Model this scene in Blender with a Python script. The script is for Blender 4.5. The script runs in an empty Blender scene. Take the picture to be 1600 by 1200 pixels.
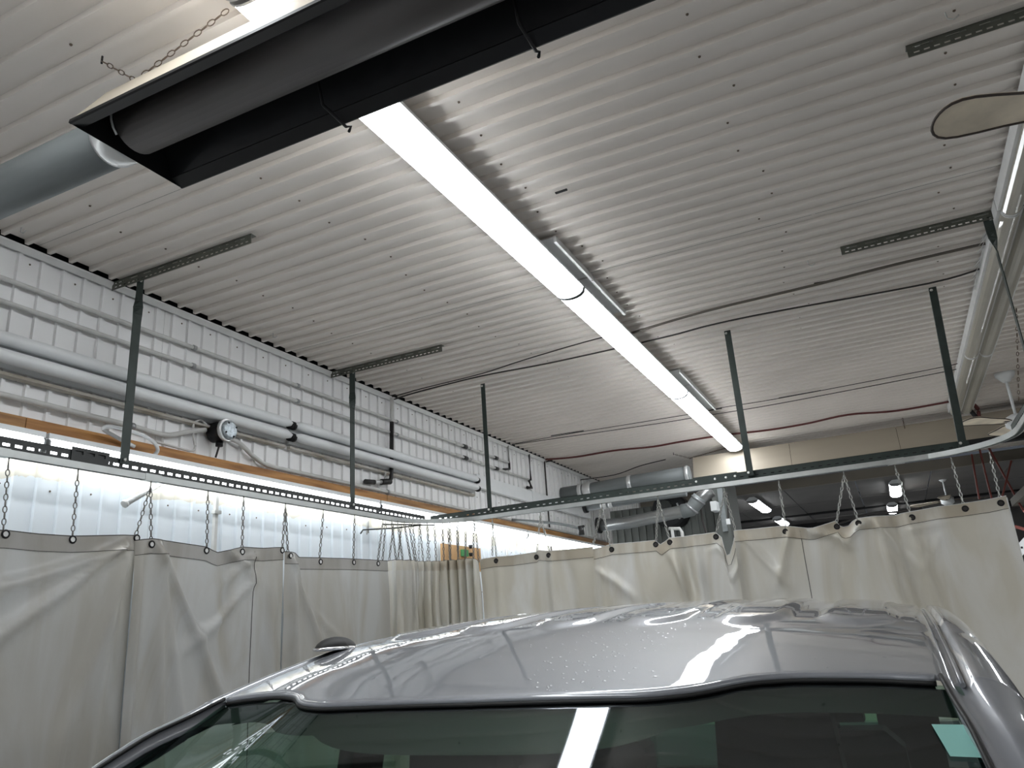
import bpy, math, random
from mathutils import Vector, Matrix, noise
random.seed(7)
PI = math.pi
# ------------------------------------------------------------------ camera, world, exposure
CAMZ = 1.95
S = 2.0                      # room units are multiples of the height from the lens to the ceiling (2 m)
yaw, pitch, roll = -0.43158, 0.31032, -0.06801
FPX = 1208.1
ca, sa, cb, sb, cc, sc_ = math.cos(yaw), math.sin(yaw), math.cos(pitch), math.sin(pitch), math.cos(roll), math.sin(roll)
VF = Vector((sa*cb, ca*cb, sb)); r0 = Vector((ca, -sa, 0)); u0 = r0.cross(VF)
VR = r0*cc + u0*sc_; VU = u0*cc - r0*sc_
scene = bpy.context.scene
COL = scene.collection
cam_d = bpy.data.cameras.new('camera'); cam = bpy.data.objects.new('camera', cam_d); COL.objects.link(cam)
cam_d.sensor_width = 36; cam_d.lens = 36*FPX/1600; cam_d.clip_start = 0.05
cam.matrix_world = Matrix(((VR.x, VU.x, -VF.x, 0), (VR.y, VU.y, -VF.y, 0), (VR.z, VU.z, -VF.z, CAMZ), (0, 0, 0, 1)))
scene.camera = cam
w = bpy.data.worlds.new('world'); scene.world = w; w.use_nodes = True
w.node_tree.nodes['Background'].inputs[0].default_value = (.75, .85, 1, 1)
w.node_tree.nodes['Background'].inputs[1].default_value = 0.06
scene.view_settings.view_transform = 'Standard'; scene.view_settings.look = 'None'
scene.view_settings.gamma = 1; scene.view_settings.use_curve_mapping = False
scene.view_settings.exposure = 0.30
scene.cycles.max_bounces = 10
LIT = 16.0                    # radiance of the lit lamp covers

def W(x, y, z): return Vector((S*x, S*y, CAMZ+S*z))
def ray(px, py): return VF + VR*((px-800)/FPX) - VU*((py-600)/FPX)
def az(px, py, z): d = ray(px, py); d = d*(z/d.z); return (d.x, d.y, d.z)
def ax(px, py, x): d = ray(px, py); d = d*(x/d.x); return (d.x, d.y, d.z)
def ay(px, py, y): d = ray(px, py); d = d*(y/d.y); return (d.x, d.y, d.z)

# ------------------------------------------------------------------ materials
def mat(name, col, rough=.5, metal=0, emit=None, es=1, coat=0, noisy=0, nscale=6, dark=None, bump=0, bscale=40, coatr=.03, trans=0, spec=.5, stretch=None):
    m = bpy.data.materials.new(name); m.use_nodes = True; nt = m.node_tree; b = nt.nodes['Principled BSDF']
    b.inputs['Base Color'].default_value = (*col, 1); b.inputs['Roughness'].default_value = rough; b.inputs['Metallic'].default_value = metal
    b.inputs['Specular IOR Level'].default_value = spec
    if coat: b.inputs['Coat Weight'].default_value = coat; b.inputs['Coat Roughness'].default_value = coatr
    if emit: b.inputs['Emission Color'].default_value = (*emit, 1); b.inputs['Emission Strength'].default_value = es
    g = nt.nodes.new('ShaderNodeNewGeometry')
    src = g.outputs['Position']
    if stretch:
        mp = nt.nodes.new('ShaderNodeMapping'); mp.inputs['Scale'].default_value = stretch; nt.links.new(src, mp.inputs[0]); src = mp.outputs[0]
    if noisy:
        n = nt.nodes.new('ShaderNodeTexNoise'); n.inputs['Scale'].default_value = nscale; n.inputs['Detail'].default_value = 6
        nt.links.new(src, n.inputs['Vector'])
        r = nt.nodes.new('ShaderNodeValToRGB'); r.color_ramp.elements[0].position = .35; r.color_ramp.elements[1].position = .68
        d = dark if dark else tuple(c*(1-noisy) for c in col)
        r.color_ramp.elements[0].color = (*d, 1); r.color_ramp.elements[1].color = (*col, 1)
        nt.links.new(n.outputs[0], r.inputs[0]); nt.links.new(r.outputs[0], b.inputs['Base Color'])
    if bump:
        n2 = nt.nodes.new('ShaderNodeTexNoise'); n2.inputs['Scale'].default_value = bscale; n2.inputs['Detail'].default_value = 4
        nt.links.new(src, n2.inputs['Vector'])
        bp = nt.nodes.new('ShaderNodeBump'); bp.inputs['Strength'].default_value = bump; bp.inputs['Distance'].default_value = .01
        nt.links.new(n2.outputs[0], bp.inputs['Height']); nt.links.new(bp.outputs[0], b.inputs['Normal'])
        if coat: nt.links.new(bp.outputs[0], b.inputs['Coat Normal'])
    return m
M = {}
M['ceil'] = mat('painted_ceiling_steel', (.83, .775, .725), .42, noisy=.07, nscale=1.3, bump=.02, bscale=3)
M['wallup'] = None
M['trim'] = mat('white_trim', (.76, .76, .75), .45, noisy=.08, nscale=9)
M['white'] = mat('white_enamel', (.82, .84, .85), .35, noisy=.05, nscale=5)
M['pipe'] = mat('painted_pipe', (.62, .62, .60), .45, noisy=.12, nscale=14)
M['dirty'] = mat('grimy_white', (.52, .50, .46), .5, noisy=.5, nscale=7, dark=(.30, .26, .20), stretch=(1, .5, 4))
M['lens_on'] = mat('lit_cover', (.9, .9, .9), .4, emit=(.93, .97, 1), es=LIT)
M['lens_wall'] = mat('lit_wall_cover', (.9, .9, .9), .4, emit=(.93, .97, 1), es=LIT*.42)
M['lens_edge'] = mat('clip_metal', (.35, .36, .37), .4, metal=.6)
M['lens_off'] = mat('yellowed_cover', (.42, .39, .33), .3, noisy=.1, nscale=3, coat=.3)
M['green'] = mat('green_grey_enamel', (.038, .053, .047), .5, noisy=.3, nscale=12, spec=.4)
M['charcoal'] = mat('charcoal_steel', (.040, .043, .042), .5, noisy=.25, nscale=12, spec=.4)
M['olive'] = mat('olive_angle', (.10, .105, .085), .5, noisy=.25, nscale=14)
M['track'] = mat('galvanised_track', (.55, .57, .56), .35, metal=.6, noisy=.12, nscale=10)
M['zinc'] = mat('zinc_chain', (.42, .42, .40), .4, metal=.8)
M['shadezinc'] = mat('shaded_zinc_chain', (.15, .145, .135), .5, metal=.4)  # same chain zinc, with the backlit darkness of the left chains put into its colour
M['rust'] = mat('rusty_chain', (.17, .13, .10), .6, metal=.5)
M['bolt'] = mat('bright_bolt', (.8, .8, .78), .3, metal=.7)
M['black'] = mat('black_paint', (.010, .010, .011), .55, spec=.3)
M['heater'] = mat('sooty_black_reflector', (.012, .012, .014), .38, noisy=.3, nscale=18, spec=.35)
M['tube'] = mat('heat_scaled_tube', (.060, .052, .050), .5, metal=.2, noisy=.35, nscale=4, stretch=(.3, 2, 2))
M['alu'] = mat('beige_aluminium', (.40, .35, .28), .6, metal=0, noisy=.12, nscale=2, stretch=(.4, 2, 2))
M['galv'] = mat('galvanised_duct', (.24, .26, .265), .6, metal=.2, noisy=.25, nscale=5, stretch=(.3, 2, 2))
M['galvb'] = mat('bright_coupling', (.75, .76, .76), .3, metal=.5)
M['exhaust'] = mat('spiral_exhaust_steel', (.36, .37, .37), .28, metal=.8, noisy=.2, nscale=6)
M['wood'] = mat('pine_board', (.55, .27, .085), .6, noisy=.45, nscale=7, dark=(.26, .11, .032), stretch=(4, .35, 4))
M['wood2'] = mat('pale_pine_board', (.50, .27, .10), .6, noisy=.45, nscale=7, dark=(.25, .12, .045), stretch=(4, .35, 4))
M['ply'] = mat('plywood', (.52, .31, .14), .6, noisy=.25, nscale=5, stretch=(4, 4, .5))
M['blk_pipe'] = mat('black_iron_pipe', (.02, .02, .02), .45)
M['hose'] = mat('red_hose', (.10, .018, .016), .5)
M['cable'] = mat('dark_cable', (.035, .03, .028), .6)
M['brown'] = mat('brown_strap', (.11, .095, .08), .6)
M['sheetgrey'] = mat('grey_cabinet', (.12, .13, .12), .5, noisy=.15, nscale=4)
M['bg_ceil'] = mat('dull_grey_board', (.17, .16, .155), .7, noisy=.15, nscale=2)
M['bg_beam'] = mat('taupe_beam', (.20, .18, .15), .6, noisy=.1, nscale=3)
M['redsteel'] = mat('red_oxide_steel', (.17, .035, .025), .6)
M['floor'] = mat('wet_concrete', (.60, .60, .585), .5, noisy=.15, nscale=2)
M['fanblade'] = mat('tan_fan_blade', (.84, .73, .57), .5, noisy=.3, nscale=6)
M['fanrim'] = mat('brown_blade_edge', (.035, .022, .016), .5)
M['paint'] = mat('silver_truck_paint', (.26, .272, .30), .45, metal=.3, coat=1, coatr=.02)
M['rubber'] = mat('black_rubber', (.012, .012, .012), .6)
M['interior'] = mat('dark_trim', (.012, .013, .015), .8)
M['liner'] = mat('grey_headliner', (.018, .02, .02), .9)
M['chrome'] = mat('chrome', (.8, .8, .82), .12, metal=1)
M['sticker'] = mat('pale_teal_decal', (.30, .62, .56), .6)
M['tyre'] = mat('tyre', (.02, .02, .02), .8)
M['lampblue'] = mat('silver_cap', (.5, .56, .6), .35, metal=.5, noisy=.5, nscale=60)
M['pcb'] = mat('green_tag', (.05, .22, .08), .5)

def wall_mat():
    m = mat('two_tone_wall_steel', (.6, .6, .6), .42, bump=.04, bscale=3); nt = m.node_tree; b = nt.nodes['Principled BSDF']
    g = nt.nodes.new('ShaderNodeNewGeometry'); sx = nt.nodes.new('ShaderNodeSeparateXYZ'); nt.links.new(g.outputs['Position'], sx.inputs[0])
    n = nt.nodes.new('ShaderNodeTexNoise'); n.inputs['Scale'].default_value = 4.5; n.inputs['Detail'].default_value = 5; nt.links.new(g.outputs['Position'], n.inputs['Vector'])
    ma = nt.nodes.new('ShaderNodeMath'); ma.operation = 'MULTIPLY_ADD'; ma.inputs[1].default_value = .16; nt.links.new(n.outputs[0], ma.inputs[0]); nt.links.new(sx.outputs[2], ma.inputs[2])
    r = nt.nodes.new('ShaderNodeMath'); r.operation = 'GREATER_THAN'; r.inputs[1].default_value = CAMZ+S*.432+.08; nt.links.new(ma.outputs[0], r.inputs[0])
    r2 = nt.nodes.new('ShaderNodeMath'); r2.operation = 'GREATER_THAN'; r2.inputs[1].default_value = CAMZ+S*.53; nt.links.new(sx.outputs[2], r2.inputs[0])
    mx = nt.nodes.new('ShaderNodeMix'); mx.data_type = 'RGBA'; mx.inputs[6].default_value = (.68, .73, .77, 1); mx.inputs[7].default_value = (.62, .60, .53, 1); nt.links.new(r.outputs[0], mx.inputs[0])
    mx2 = nt.nodes.new('ShaderNodeMix'); mx2.data_type = 'RGBA'; mx2.inputs[7].default_value = (.86, .86, .86, 1); nt.links.new(mx.outputs[2], mx2.inputs[6]); nt.links.new(r2.outputs[0], mx2.inputs[0])
    nt.links.new(mx2.outputs[2], b.inputs['Base Color'])
    return m
M['wall'] = wall_mat()

def vinyl(name, col, stain, amt, tr=.12):
    m = mat(name, col, .32, bump=.25, bscale=9); nt = m.node_tree; b = nt.nodes['Principled BSDF']
    g = nt.nodes.new('ShaderNodeNewGeometry'); mp = nt.nodes.new('ShaderNodeMapping'); mp.inputs['Scale'].default_value = (3, 3, .8); nt.links.new(g.outputs['Position'], mp.inputs[0])
    n = nt.nodes.new('ShaderNodeTexNoise'); n.inputs['Scale'].default_value = 1.1; n.inputs['Detail'].default_value = 7; n.inputs['Distortion'].default_value = 1.2; nt.links.new(mp.outputs[0], n.inputs['Vector'])
    r = nt.nodes.new('ShaderNodeValToRGB'); r.color_ramp.elements[0].position = .40; r.color_ramp.elements[1].position = .40+amt
    r.color_ramp.elements[0].color = (*stain, 1); r.color_ramp.elements[1].color = (*col, 1)
    nt.links.new(n.outputs[0], r.inputs[0]); nt.links.new(r.outputs[0], b.inputs['Base Color'])
    t = nt.nodes.new('ShaderNodeBsdfTranslucent'); nt.links.new(r.outputs[0], t.inputs[0])
    ms = nt.nodes.new('ShaderNodeMixShader'); ms.inputs[0].default_value = tr
    nt.links.new(b.outputs[0], ms.inputs[1]); nt.links.new(t.outputs[0], ms.inputs[2]); nt.links.new(ms.outputs[0], nt.nodes['Material Output'].inputs[0])
    return m
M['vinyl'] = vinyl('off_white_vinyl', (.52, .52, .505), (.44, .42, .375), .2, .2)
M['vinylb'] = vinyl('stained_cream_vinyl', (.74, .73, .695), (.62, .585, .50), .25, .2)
M['hem'] = vinyl('grey_hem_vinyl', (.44, .43, .41), (.36, .34, .30), .2)
M['hemb'] = vinyl('stained_hem_vinyl', (.70, .67, .60), (.54, .48, .38), .2)

def glass(name, tint, refl=1.0):
    m = bpy.data.materials.new(name); m.use_nodes = True; nt = m.node_tree; nt.nodes.remove(nt.nodes['Principled BSDF'])
    t = nt.nodes.new('ShaderNodeBsdfTransparent'); t.inputs[0].default_value = (*tint, 1)
    gl = nt.nodes.new('ShaderNodeBsdfGlossy'); gl.inputs['Roughness'].default_value = .03; gl.inputs[0].default_value = (.9, .95, 1, 1)
    f0 = nt.nodes.new('ShaderNodeFresnel'); f0.inputs[0].default_value = 1.45; f = nt.nodes.new('ShaderNodeMath'); f.operation = 'MULTIPLY'; f.inputs[1].default_value = refl; nt.links.new(f0.outputs[0], f.inputs[0])
    ms = nt.nodes.new('ShaderNodeMixShader'); nt.links.new(f.outputs[0], ms.inputs[0]); nt.links.new(t.outputs[0], ms.inputs[1]); nt.links.new(gl.outputs[0], ms.inputs[2])
    nt.links.new(ms.outputs[0], nt.nodes['Material Output'].inputs[0]); return m
M['glass'] = glass('green_windscreen_glass', (.44, .60, .51), .12)
M['sideglass'] = glass('green_side_glass', (.60, .80, .69), .3)

# ------------------------------------------------------------------ geometry collector
def smooth_pts(P, k=5):
    P = [Vector(p) for p in P]
    if len(P) < 3: return P
    out = []
    for i in range(len(P)-1):
        a, b, c, d = P[max(i-1, 0)], P[i], P[i+1], P[min(i+2, len(P)-1)]
        for j in range(k):
            t = j/k; out.append(.5*((2*b)+(c-a)*t+(2*a-5*b+4*c-d)*t*t+(3*b-a-3*c+d)*t**3))
    out.append(P[-1]); return out
class MB:
    def __init__(s): s.v = []; s.f = []; s.sm = []
    def add(s, vs, fs, smooth=False):
        o = len(s.v); s.v += [Vector(v) for v in vs]
        for f in fs: s.f.append([i+o for i in f]); s.sm.append(smooth)
        return s
    def box(s, a, b):
        a, b = Vector(a), Vector(b); v = [Vector((x, y, z)) for z in (a.z, b.z) for y in (a.y, b.y) for x in (a.x, b.x)]
        return s.add(v, [(0, 2, 3, 1), (4, 5, 7, 6), (0, 1, 5, 4), (2, 6, 7, 3), (0, 4, 6, 2), (1, 3, 7, 5)])
    def bar(s, p, q, wd, ht, up=Vector((0, 0, 1))):
        p, q = Vector(p), Vector(q); d = (q-p).normalized(); sd = d.cross(up)
        if sd.length < 1e-4: sd = d.cross(Vector((1, 0, 0)))
        sd.normalize(); uu = sd.cross(d).normalized()
        v = [c+sd*(i*wd/2)+uu*(j*ht/2) for c in (p, q) for j in (-1, 1) for i in (-1, 1)]
        return s.add(v, [(0, 1, 3, 2), (4, 6, 7, 5), (0, 4, 5, 1), (2, 3, 7, 6), (0, 2, 6, 4), (1, 5, 7, 3)])
    def tube(s, pts, r, n=8, cap=True, r2=None):
        pts = [Vector(p) for p in pts]; rs = r if isinstance(r, (list, tuple)) else [r]*len(pts)
        d0 = (pts[1]-pts[0]).normalized(); ref = Vector((0, 0, 1)) if abs(d0.z) < .9 else Vector((1, 0, 0))
        vs = []; fs = []
        for i, p in enumerate(pts):
            d = (pts[min(i+1, len(pts)-1)]-pts[max(i-1, 0)]).normalized()
            a = d.cross(ref)
            if a.length < 1e-4: a = d.cross(Vector((0, 1, 0)))
            a.normalize(); b = d.cross(a).normalized()
            for k in range(n):
                t = 2*PI*k/n; vs.append(p+a*(math.cos(t)*rs[i])+b*(math.sin(t)*rs[i]))
        for i in range(len(pts)-1):
            for k in range(n): fs.append((i*n+k, i*n+(k+1) % n, (i+1)*n+(k+1) % n, (i+1)*n+k))
        s.add(vs, fs, True)
        if cap:
            o = len(s.v)-len(vs); s.f.append([o+k for k in range(n)][::-1]); s.f.append([o+(len(pts)-1)*n+k for k in range(n)]); s.sm += [False, False]
        return s
    def ext(s, prof, p, q, a, b, closed=True, smooth=False, cap=True):
        """profile [(u,v)] in axes a,b swept from p to q"""
        p, q, a, b = Vector(p), Vector(q), Vector(a), Vector(b); n = len(prof)
        vs = [c+a*u+b*v for c in (p, q) for u, v in prof]
        fs = [(k, (k+1) % n, n+(k+1) % n, n+k) for k in range(n if closed else n-1)]
        s.add(vs, fs, smooth)
        if closed and cap: s.add(vs, [tuple(range(n))[::-1], tuple(range(n, 2*n))])
        return s
    def grid(s, rows, smooth=True):
        n = len(rows[0]); vs = [p for r in rows for p in r]
        return s.add(vs, [(i*n+j, i*n+j+1, (i+1)*n+j+1, (i+1)*n+j) for i in range(len(rows)-1) for j in range(n-1)], smooth)
    def build(s, name, material, parent=None, origin=None):
        if parent is not None: org = ORG[parent.name]
        elif origin is not None: org = Vector(origin)
        else:
            n = len(s.v); org = Vector((sum(v.x for v in s.v)/n, sum(v.y for v in s.v)/n, min(v.z for v in s.v)))
        me = bpy.data.meshes.new(name); me.from_pydata([v-org for v in s.v], [], s.f); me.update()
        me.polygons.foreach_set('use_smooth', s.sm); me.materials.append(M[material] if isinstance(material, str) else material)
        o = bpy.data.objects.new(name, me); COL.objects.link(o)
        if parent is not None: o.parent = parent
        else: o.location = org
        ORG[o.name] = org
        return o
ORG = {}
def tag(o, label=None, cat=None, group=None, kind=None):
    if label: o['label'] = label
    if cat: o['category'] = cat
    if group: o['group'] = group
    if kind: o['kind'] = kind
    return o
def thing(name, loc, label=None, cat=None, group=None, kind=None):
    o = bpy.data.objects.new(name, None); COL.objects.link(o); o.location = loc; o.empty_display_size = .1; ORG[o.name] = Vector(loc)
    return tag(o, label, cat, group, kind)
def inst(name, me, parent, mw):
    o = bpy.data.objects.new(name, me); COL.objects.link(o); o.parent = parent
    o.matrix_local = Matrix.Translation(-ORG[parent.name]) @ mw
    ORG[o.name] = ORG[parent.name]; return o
ORD = ['leftmost', 'second', 'third', 'fourth', 'fifth', 'sixth', 'seventh', 'eighth', 'ninth', 'tenth', 'eleventh', 'twelfth', 'thirteenth', 'fourteenth', 'fifteenth', 'sixteenth', 'seventeenth', 'eighteenth', 'nineteenth', 'twentieth', 'twenty-first', 'twenty-second', 'twenty-third', 'twenty-fourth']
X1, Y1, Z1 = Vector((1, 0, 0)), Vector((0, 1, 0)), Vector((0, 0, 1))

# ------------------------------------------------------------------ room shell
WX = -1.81; PITCH = .0588; PH = 1.1147; RD = .017
Y0, Y1e, YF = PH-PITCH*72, PH+PITCH*88, 10.5
XR = 3.0; FL = -.975
ceil = thing('ceiling', W(0, 2, 1), kind='structure')
def ribs(y0, n, ph):
    """(y, depth) profile of n pitches, rib narrow and proud (depth 1)"""
    out = []
    for k in range(n):
        c = y0+k*PITCH
        out += [(c-PITCH*.5, 0), (c-PITCH*.13, 0), (c-PITCH*.105, 1), (c+PITCH*.055, 1), (c+PITCH*.105, 0)]
    out.append((y0+n*PITCH-PITCH*.5, 0)); return out
for i in range(20):
    y = Y0+i*8*PITCH; lap = .0015*(i % 2)
    prof = ribs(y, 8, 0)
    for (xa, xb) in ((WX+.019, -.02), (-.02, XR)):
        mb = MB(); vs = [Vector((S*x, S*yy, CAMZ+S*1+.021-.023*d-lap-(.001 if xa < -1 else 0))) for x in (xa, xb+.01) for yy, d in prof]
        n = len(prof); mb.add(vs, [(k, k+1, n+k+1, n+k) for k in range(n-1)]); mb.build('steel_sheet', 'ceil', ceil)
mb = MB(); mb.box(W(-2, -3.5, 1.03), W(XR+.1, Y0+PITCH*160, 1.045)); mb.build('ceiling_deck', 'black', ceil)
mb = MB(); mb.box(W(WX, -3.5, .994)-X1*.03, W(WX, Y0+PITCH*160, 1.03)-X1*.019); mb.build('ceiling_closure', 'black', ceil)
wl = thing('wall_left', W(WX, 2, FL), kind='structure')
WY0 = 1.118-PITCH*73
for i in range(24):
    y = WY0+i*8*PITCH; prof = ribs(y, 8, 0); lap = .0012*(i % 2)
    mb = MB(); vs = [Vector((S*WX-.018+RD*d-lap, S*yy, zz)) for zz in (0, CAMZ+S*1.0-.022) for yy, d in prof]; n = len(prof)
    mb.add(vs, [(k, k+1, n+k+1, n+k) for k in range(n-1)]); mb.build('steel_sheet', 'wall', wl)
mb = MB()
random.seed(3)
def screw(mb, c, nrm, r=.006):
    nrm = Vector(nrm); a = nrm.orthogonal().normalized(); b = nrm.cross(a); c = Vector(c)
    vs = [c+(a*math.cos(t*PI/3)+b*math.sin(t*PI/3))*r for t in range(6)]+[c+(a*math.cos(t*PI/3)+b*math.sin(t*PI/3))*r*.7+nrm*r*.7 for t in range(6)]
    mb.add(vs, [(t, (t+1) % 6, 6+(t+1) % 6, 6+t) for t in range(6)]+[tuple(range(6, 12))])
for row in range(20):
    z0 = (.962, .66, .405, .2)[row % 4]
    if row > 3: break
    for k in range(0, 170, 2):
        y = WY0+(k+.5)*PITCH+random.uniform(-.006, .006)
        screw(mb, (S*WX-.018, S*y, CAMZ+S*(z0+random.uniform(-.004, .004))), (1, 0, 0), .0055)
so = mb.build('screw_head', 'rust', wl); so['kind'] = 'stuff'
mb = MB()
for xs in (-1.55, -1.1, -.62, -.12, .3, .75):
    for k in range(0, 156, 2):
        screw(mb, (S*(xs+random.uniform(-.03, .03)), S*(Y0+(k+.5)*PITCH), CAMZ+S+.0175), (0, 0, -1), .006)
so = mb.build('screw_head', 'rust', ceil); so['kind'] = 'stuff'
mb = MB(); mb.ext([(0, 0), (.010, 0), (.032, .020), (.032, .030), (0, .030)], W(WX, -3, 1)-Z1*.037, W(WX, 9.5, 1)-Z1*.037, X1, Z1)
tag(mb.build('trim_1', 'trim'), kind='structure')
mb = MB(); mb.box(W(-2, -3.5, FL-.05), W(XR+.1, YF+.2, FL)); tag(mb.build('floor', 'floor'), kind='structure')
mb = MB(); mb.box(W(-2, -3.5, FL), W(XR+.1, -3.4, 1.05)); tag(mb.build('wall_front', 'ceil'), kind='structure')
mb = MB(); mb.box(W(XR, -3.5, FL), W(XR+.1, YF, 1.05)); tag(mb.build('wall_right', 'bg_ceil'), kind='structure')
mb = MB(); mb.box(W(-2, YF, FL), W(XR+.1, YF+.1, 1.05)); tag(mb.build('wall_back', 'bg_ceil'), kind='structure')
# far bay: dull boarded ceiling carried on dropped beams
fc = thing('ceiling', W(0, 8, .99), kind='structure')
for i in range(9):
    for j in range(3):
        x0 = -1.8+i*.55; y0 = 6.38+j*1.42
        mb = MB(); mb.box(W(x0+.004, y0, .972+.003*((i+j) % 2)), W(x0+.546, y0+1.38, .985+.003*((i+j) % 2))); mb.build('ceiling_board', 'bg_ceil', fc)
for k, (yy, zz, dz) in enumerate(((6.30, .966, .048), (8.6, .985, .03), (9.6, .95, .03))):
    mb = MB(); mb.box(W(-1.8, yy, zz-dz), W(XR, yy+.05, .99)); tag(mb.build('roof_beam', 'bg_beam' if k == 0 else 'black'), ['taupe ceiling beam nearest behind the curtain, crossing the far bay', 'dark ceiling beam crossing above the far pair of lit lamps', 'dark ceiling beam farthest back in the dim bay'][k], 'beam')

# ------------------------------------------------------------------ strip lamps
def half_round(wd, ht, n=9, z0=0):
    return [(wd/2*math.cos(PI*t/(n-1)), -z0-ht*math.sin(PI*t/(n-1))**.8) for t in range(n)]
def strip_lamp(x, y0, y1, z, label, group=None, lit=True, wd=.185, plate=None, name='strip_lamp'):
    """surface lamp hung at height z (underside of housing), from y0 to y1 (room units)"""
    t = thing(name, W(x, (y0+y1)/2, z), label, 'lamp', group)
    a, b = W(x, y0+.004, z), W(x, y1-.004, z)
    MB().ext([(-wd*.5, 0), (-wd*.5, .016), (-wd*.2, .062), (wd*.2, .062), (wd*.5, .016), (wd*.5, 0)], a, b, X1, Z1).build('housing', 'white', t)
    MB().ext(half_round(wd*.92, .046), a+Y1*.008, b-Y1*.008, X1, Z1, smooth=False).build('diffuser', 'lens_on' if lit else 'lens_off', t)
    for e, c in ((a, 1), (b, -1)):
        MB().ext(half_round(wd*.95, .050), e, e+Y1*.010*c, X1, Z1).build('end_cap', 'lens_edge', t)
    if plate:
        for pa, pb in plate:
            MB().ext([(-.115, 0), (-.115, -.035), (-.10, -.035), (-.10, -.006), (.095, -.006), (.095, -.035), (.11, -.035), (.11, 0)], W(x+.02, pa, 1.0), W(x+.02, pb, 1.0), X1, Z1).build('mounting_channel', 'trim', t)
    return t
LZ = .966; LX = -.718
ys = [-1.99, -.65, .696, 2.025, 3.322, 4.684]
labs = ['lit white strip lamp behind the viewer, rearmost of the overhead row', 'lit white strip lamp over the bay, just ahead of the viewer', 'lit strip lamp crossing above the near black heater', 'lit strip lamp in the middle of the overhead row', 'lit strip lamp at the far end of the overhead row']
pls = [None, None, [(.80, 1.06)], [(1.754-.0, 2.04)], [(3.12, 3.32)]]
pl2 = [None, None, [(1.74, 2.02)], [(2.03, 2.34), (3.08, 3.318)], [(3.326, 3.79)]]
for k in range(5): strip_lamp(LX, ys[k], ys[k+1], LZ, labs[k], 'overhead strip lamps in one row', True, plate=pl2[k])
for k in range(4): strip_lamp(1.95, -2.0+k*1.36, -.64+k*1.36, LZ, ['rearmost', 'nearest', 'middle', 'farthest'][k]+' added fill lamp of the unseen row right of the view', 'added fill lamps right of the view', True)  # unseen row added as fill light for the ceiling, wall and back curtain
# unlit double lamps on the right
for k, (a, b) in enumerate(((-.35, 1.0), (1.0, 2.185), (2.185, 3.52), (3.52, 4.62))):
    t = thing('double_strip_lamp', W(.475, (a+b)/2, LZ), ['unlit double strip lamp on the right, nearest and mostly out of view', 'unlit yellowed double strip lamp at the upper right edge', 'unlit yellowed double strip lamp with peeling paint on its side', 'unlit yellowed double strip lamp farthest down the right row'][k], 'lamp', 'unlit lamps along the right side')
    pa, pb = W(.475, a+.004, LZ), W(.475, b-.004, LZ)
    MB().ext([(-.115, -.01), (-.115, .066), (.115, .066), (.115, -.01)], pa, pb, X1, Z1).build('housing', 'trim', t)
    for sx in (-.052, .055):
        MB().ext([(sx+u, v) for u, v in half_round(.096, .055)], pa+Y1*.008, pb-Y1*.008, X1, Z1).build('diffuser', 'lens_off', t)
        for e, c in ((pa, 1), (pb, -1)): MB().ext([(sx+u, v) for u, v in half_round(.1, .059)], e, e+Y1*.008*c, X1, Z1).build('end_cap', 'trim', t)
    if k == 2:
        random.seed(5); mb = MB()
        for q in range(26):
            yy = 2.36+q*.018+random.uniform(-.006, .006); h = random.uniform(.01, .05)*(1 if q < 20 else .5)
            p = W(.475, yy, LZ)+Vector((-.118, 0, .03)); wq = random.uniform(.01, .022)
            mb.add([p+Vector((0, -wq, .02)), p+Vector((0, wq, .02)), p+Vector((-h*.8, wq*.6, -h*.3)), p+Vector((-h, -wq*.4, -h*.5)), p+Vector((.001, 0, .022))], [(0, 1, 2, 3), (0, 3, 4)])
        o = mb.build('peeling_paint', 'trim', t); o['kind'] = 'stuff'

# ------------------------------------------------------------------ left wall fittings
# timber board in three lengths
for k, (a, b) in enumerate(((-.9, 1.108), (1.11, 2.60), (2.603, 6.0))):
    mb = MB(); mb.box(W(WX, a, .527)+X1*.002, W(WX, b, .562)+X1*.045)
    tag(mb.build('timber_board', 'wood2' if k != 1 else 'wood'), ['orange timber board on the wall at the left edge', 'long orange-brown timber board on the wall below the round box', 'knotty timber board on the wall running to the far corner'][k], 'board', 'timber boards along the left wall')
def wall_lamp(y0, y1, label):
    t = thing('wall_strip_lamp', W(WX, (y0+y1)/2, .46), label, 'lamp', 'lit lamps under the timber boards')
    a, b = W(WX, y0+.004, .524), W(WX, y1-.004, .524)
    MB().ext([(.003, 0), (.125, 0), (.125, -.026), (.003, -.026)], a, b, X1, Z1).build('housing', 'white', t)
    pr = [(.004, -.027), (.118, -.027), (.128, -.04), (.125, -.065), (.10, -.088), (.05, -.1), (.004, -.1)]
    MB().ext(pr, a+Y1*.01, b-Y1*.01, X1, Z1).build('diffuser', 'lens_wall', t)
    for e, c in ((a, 1), (b, -1)): MB().ext([(u*1.03, v*1.02) for u, v in pr], e, e+Y1*.009*c, X1, Z1).build('end_cap', 'lens_edge', t)
for k, (a, b) in enumerate(((-.22, 1.14), (1.14, 2.5), (2.5, 3.87), (3.87, 5.24))):
    wall_lamp(a, b, ['lit lamp under the timber board, cut by the left edge', 'lit lamp under the timber board beside the white cable loop', 'lit lamp behind the curtain rail corner', 'lit lamp farthest along the left wall, above the back curtain'][k])
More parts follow.
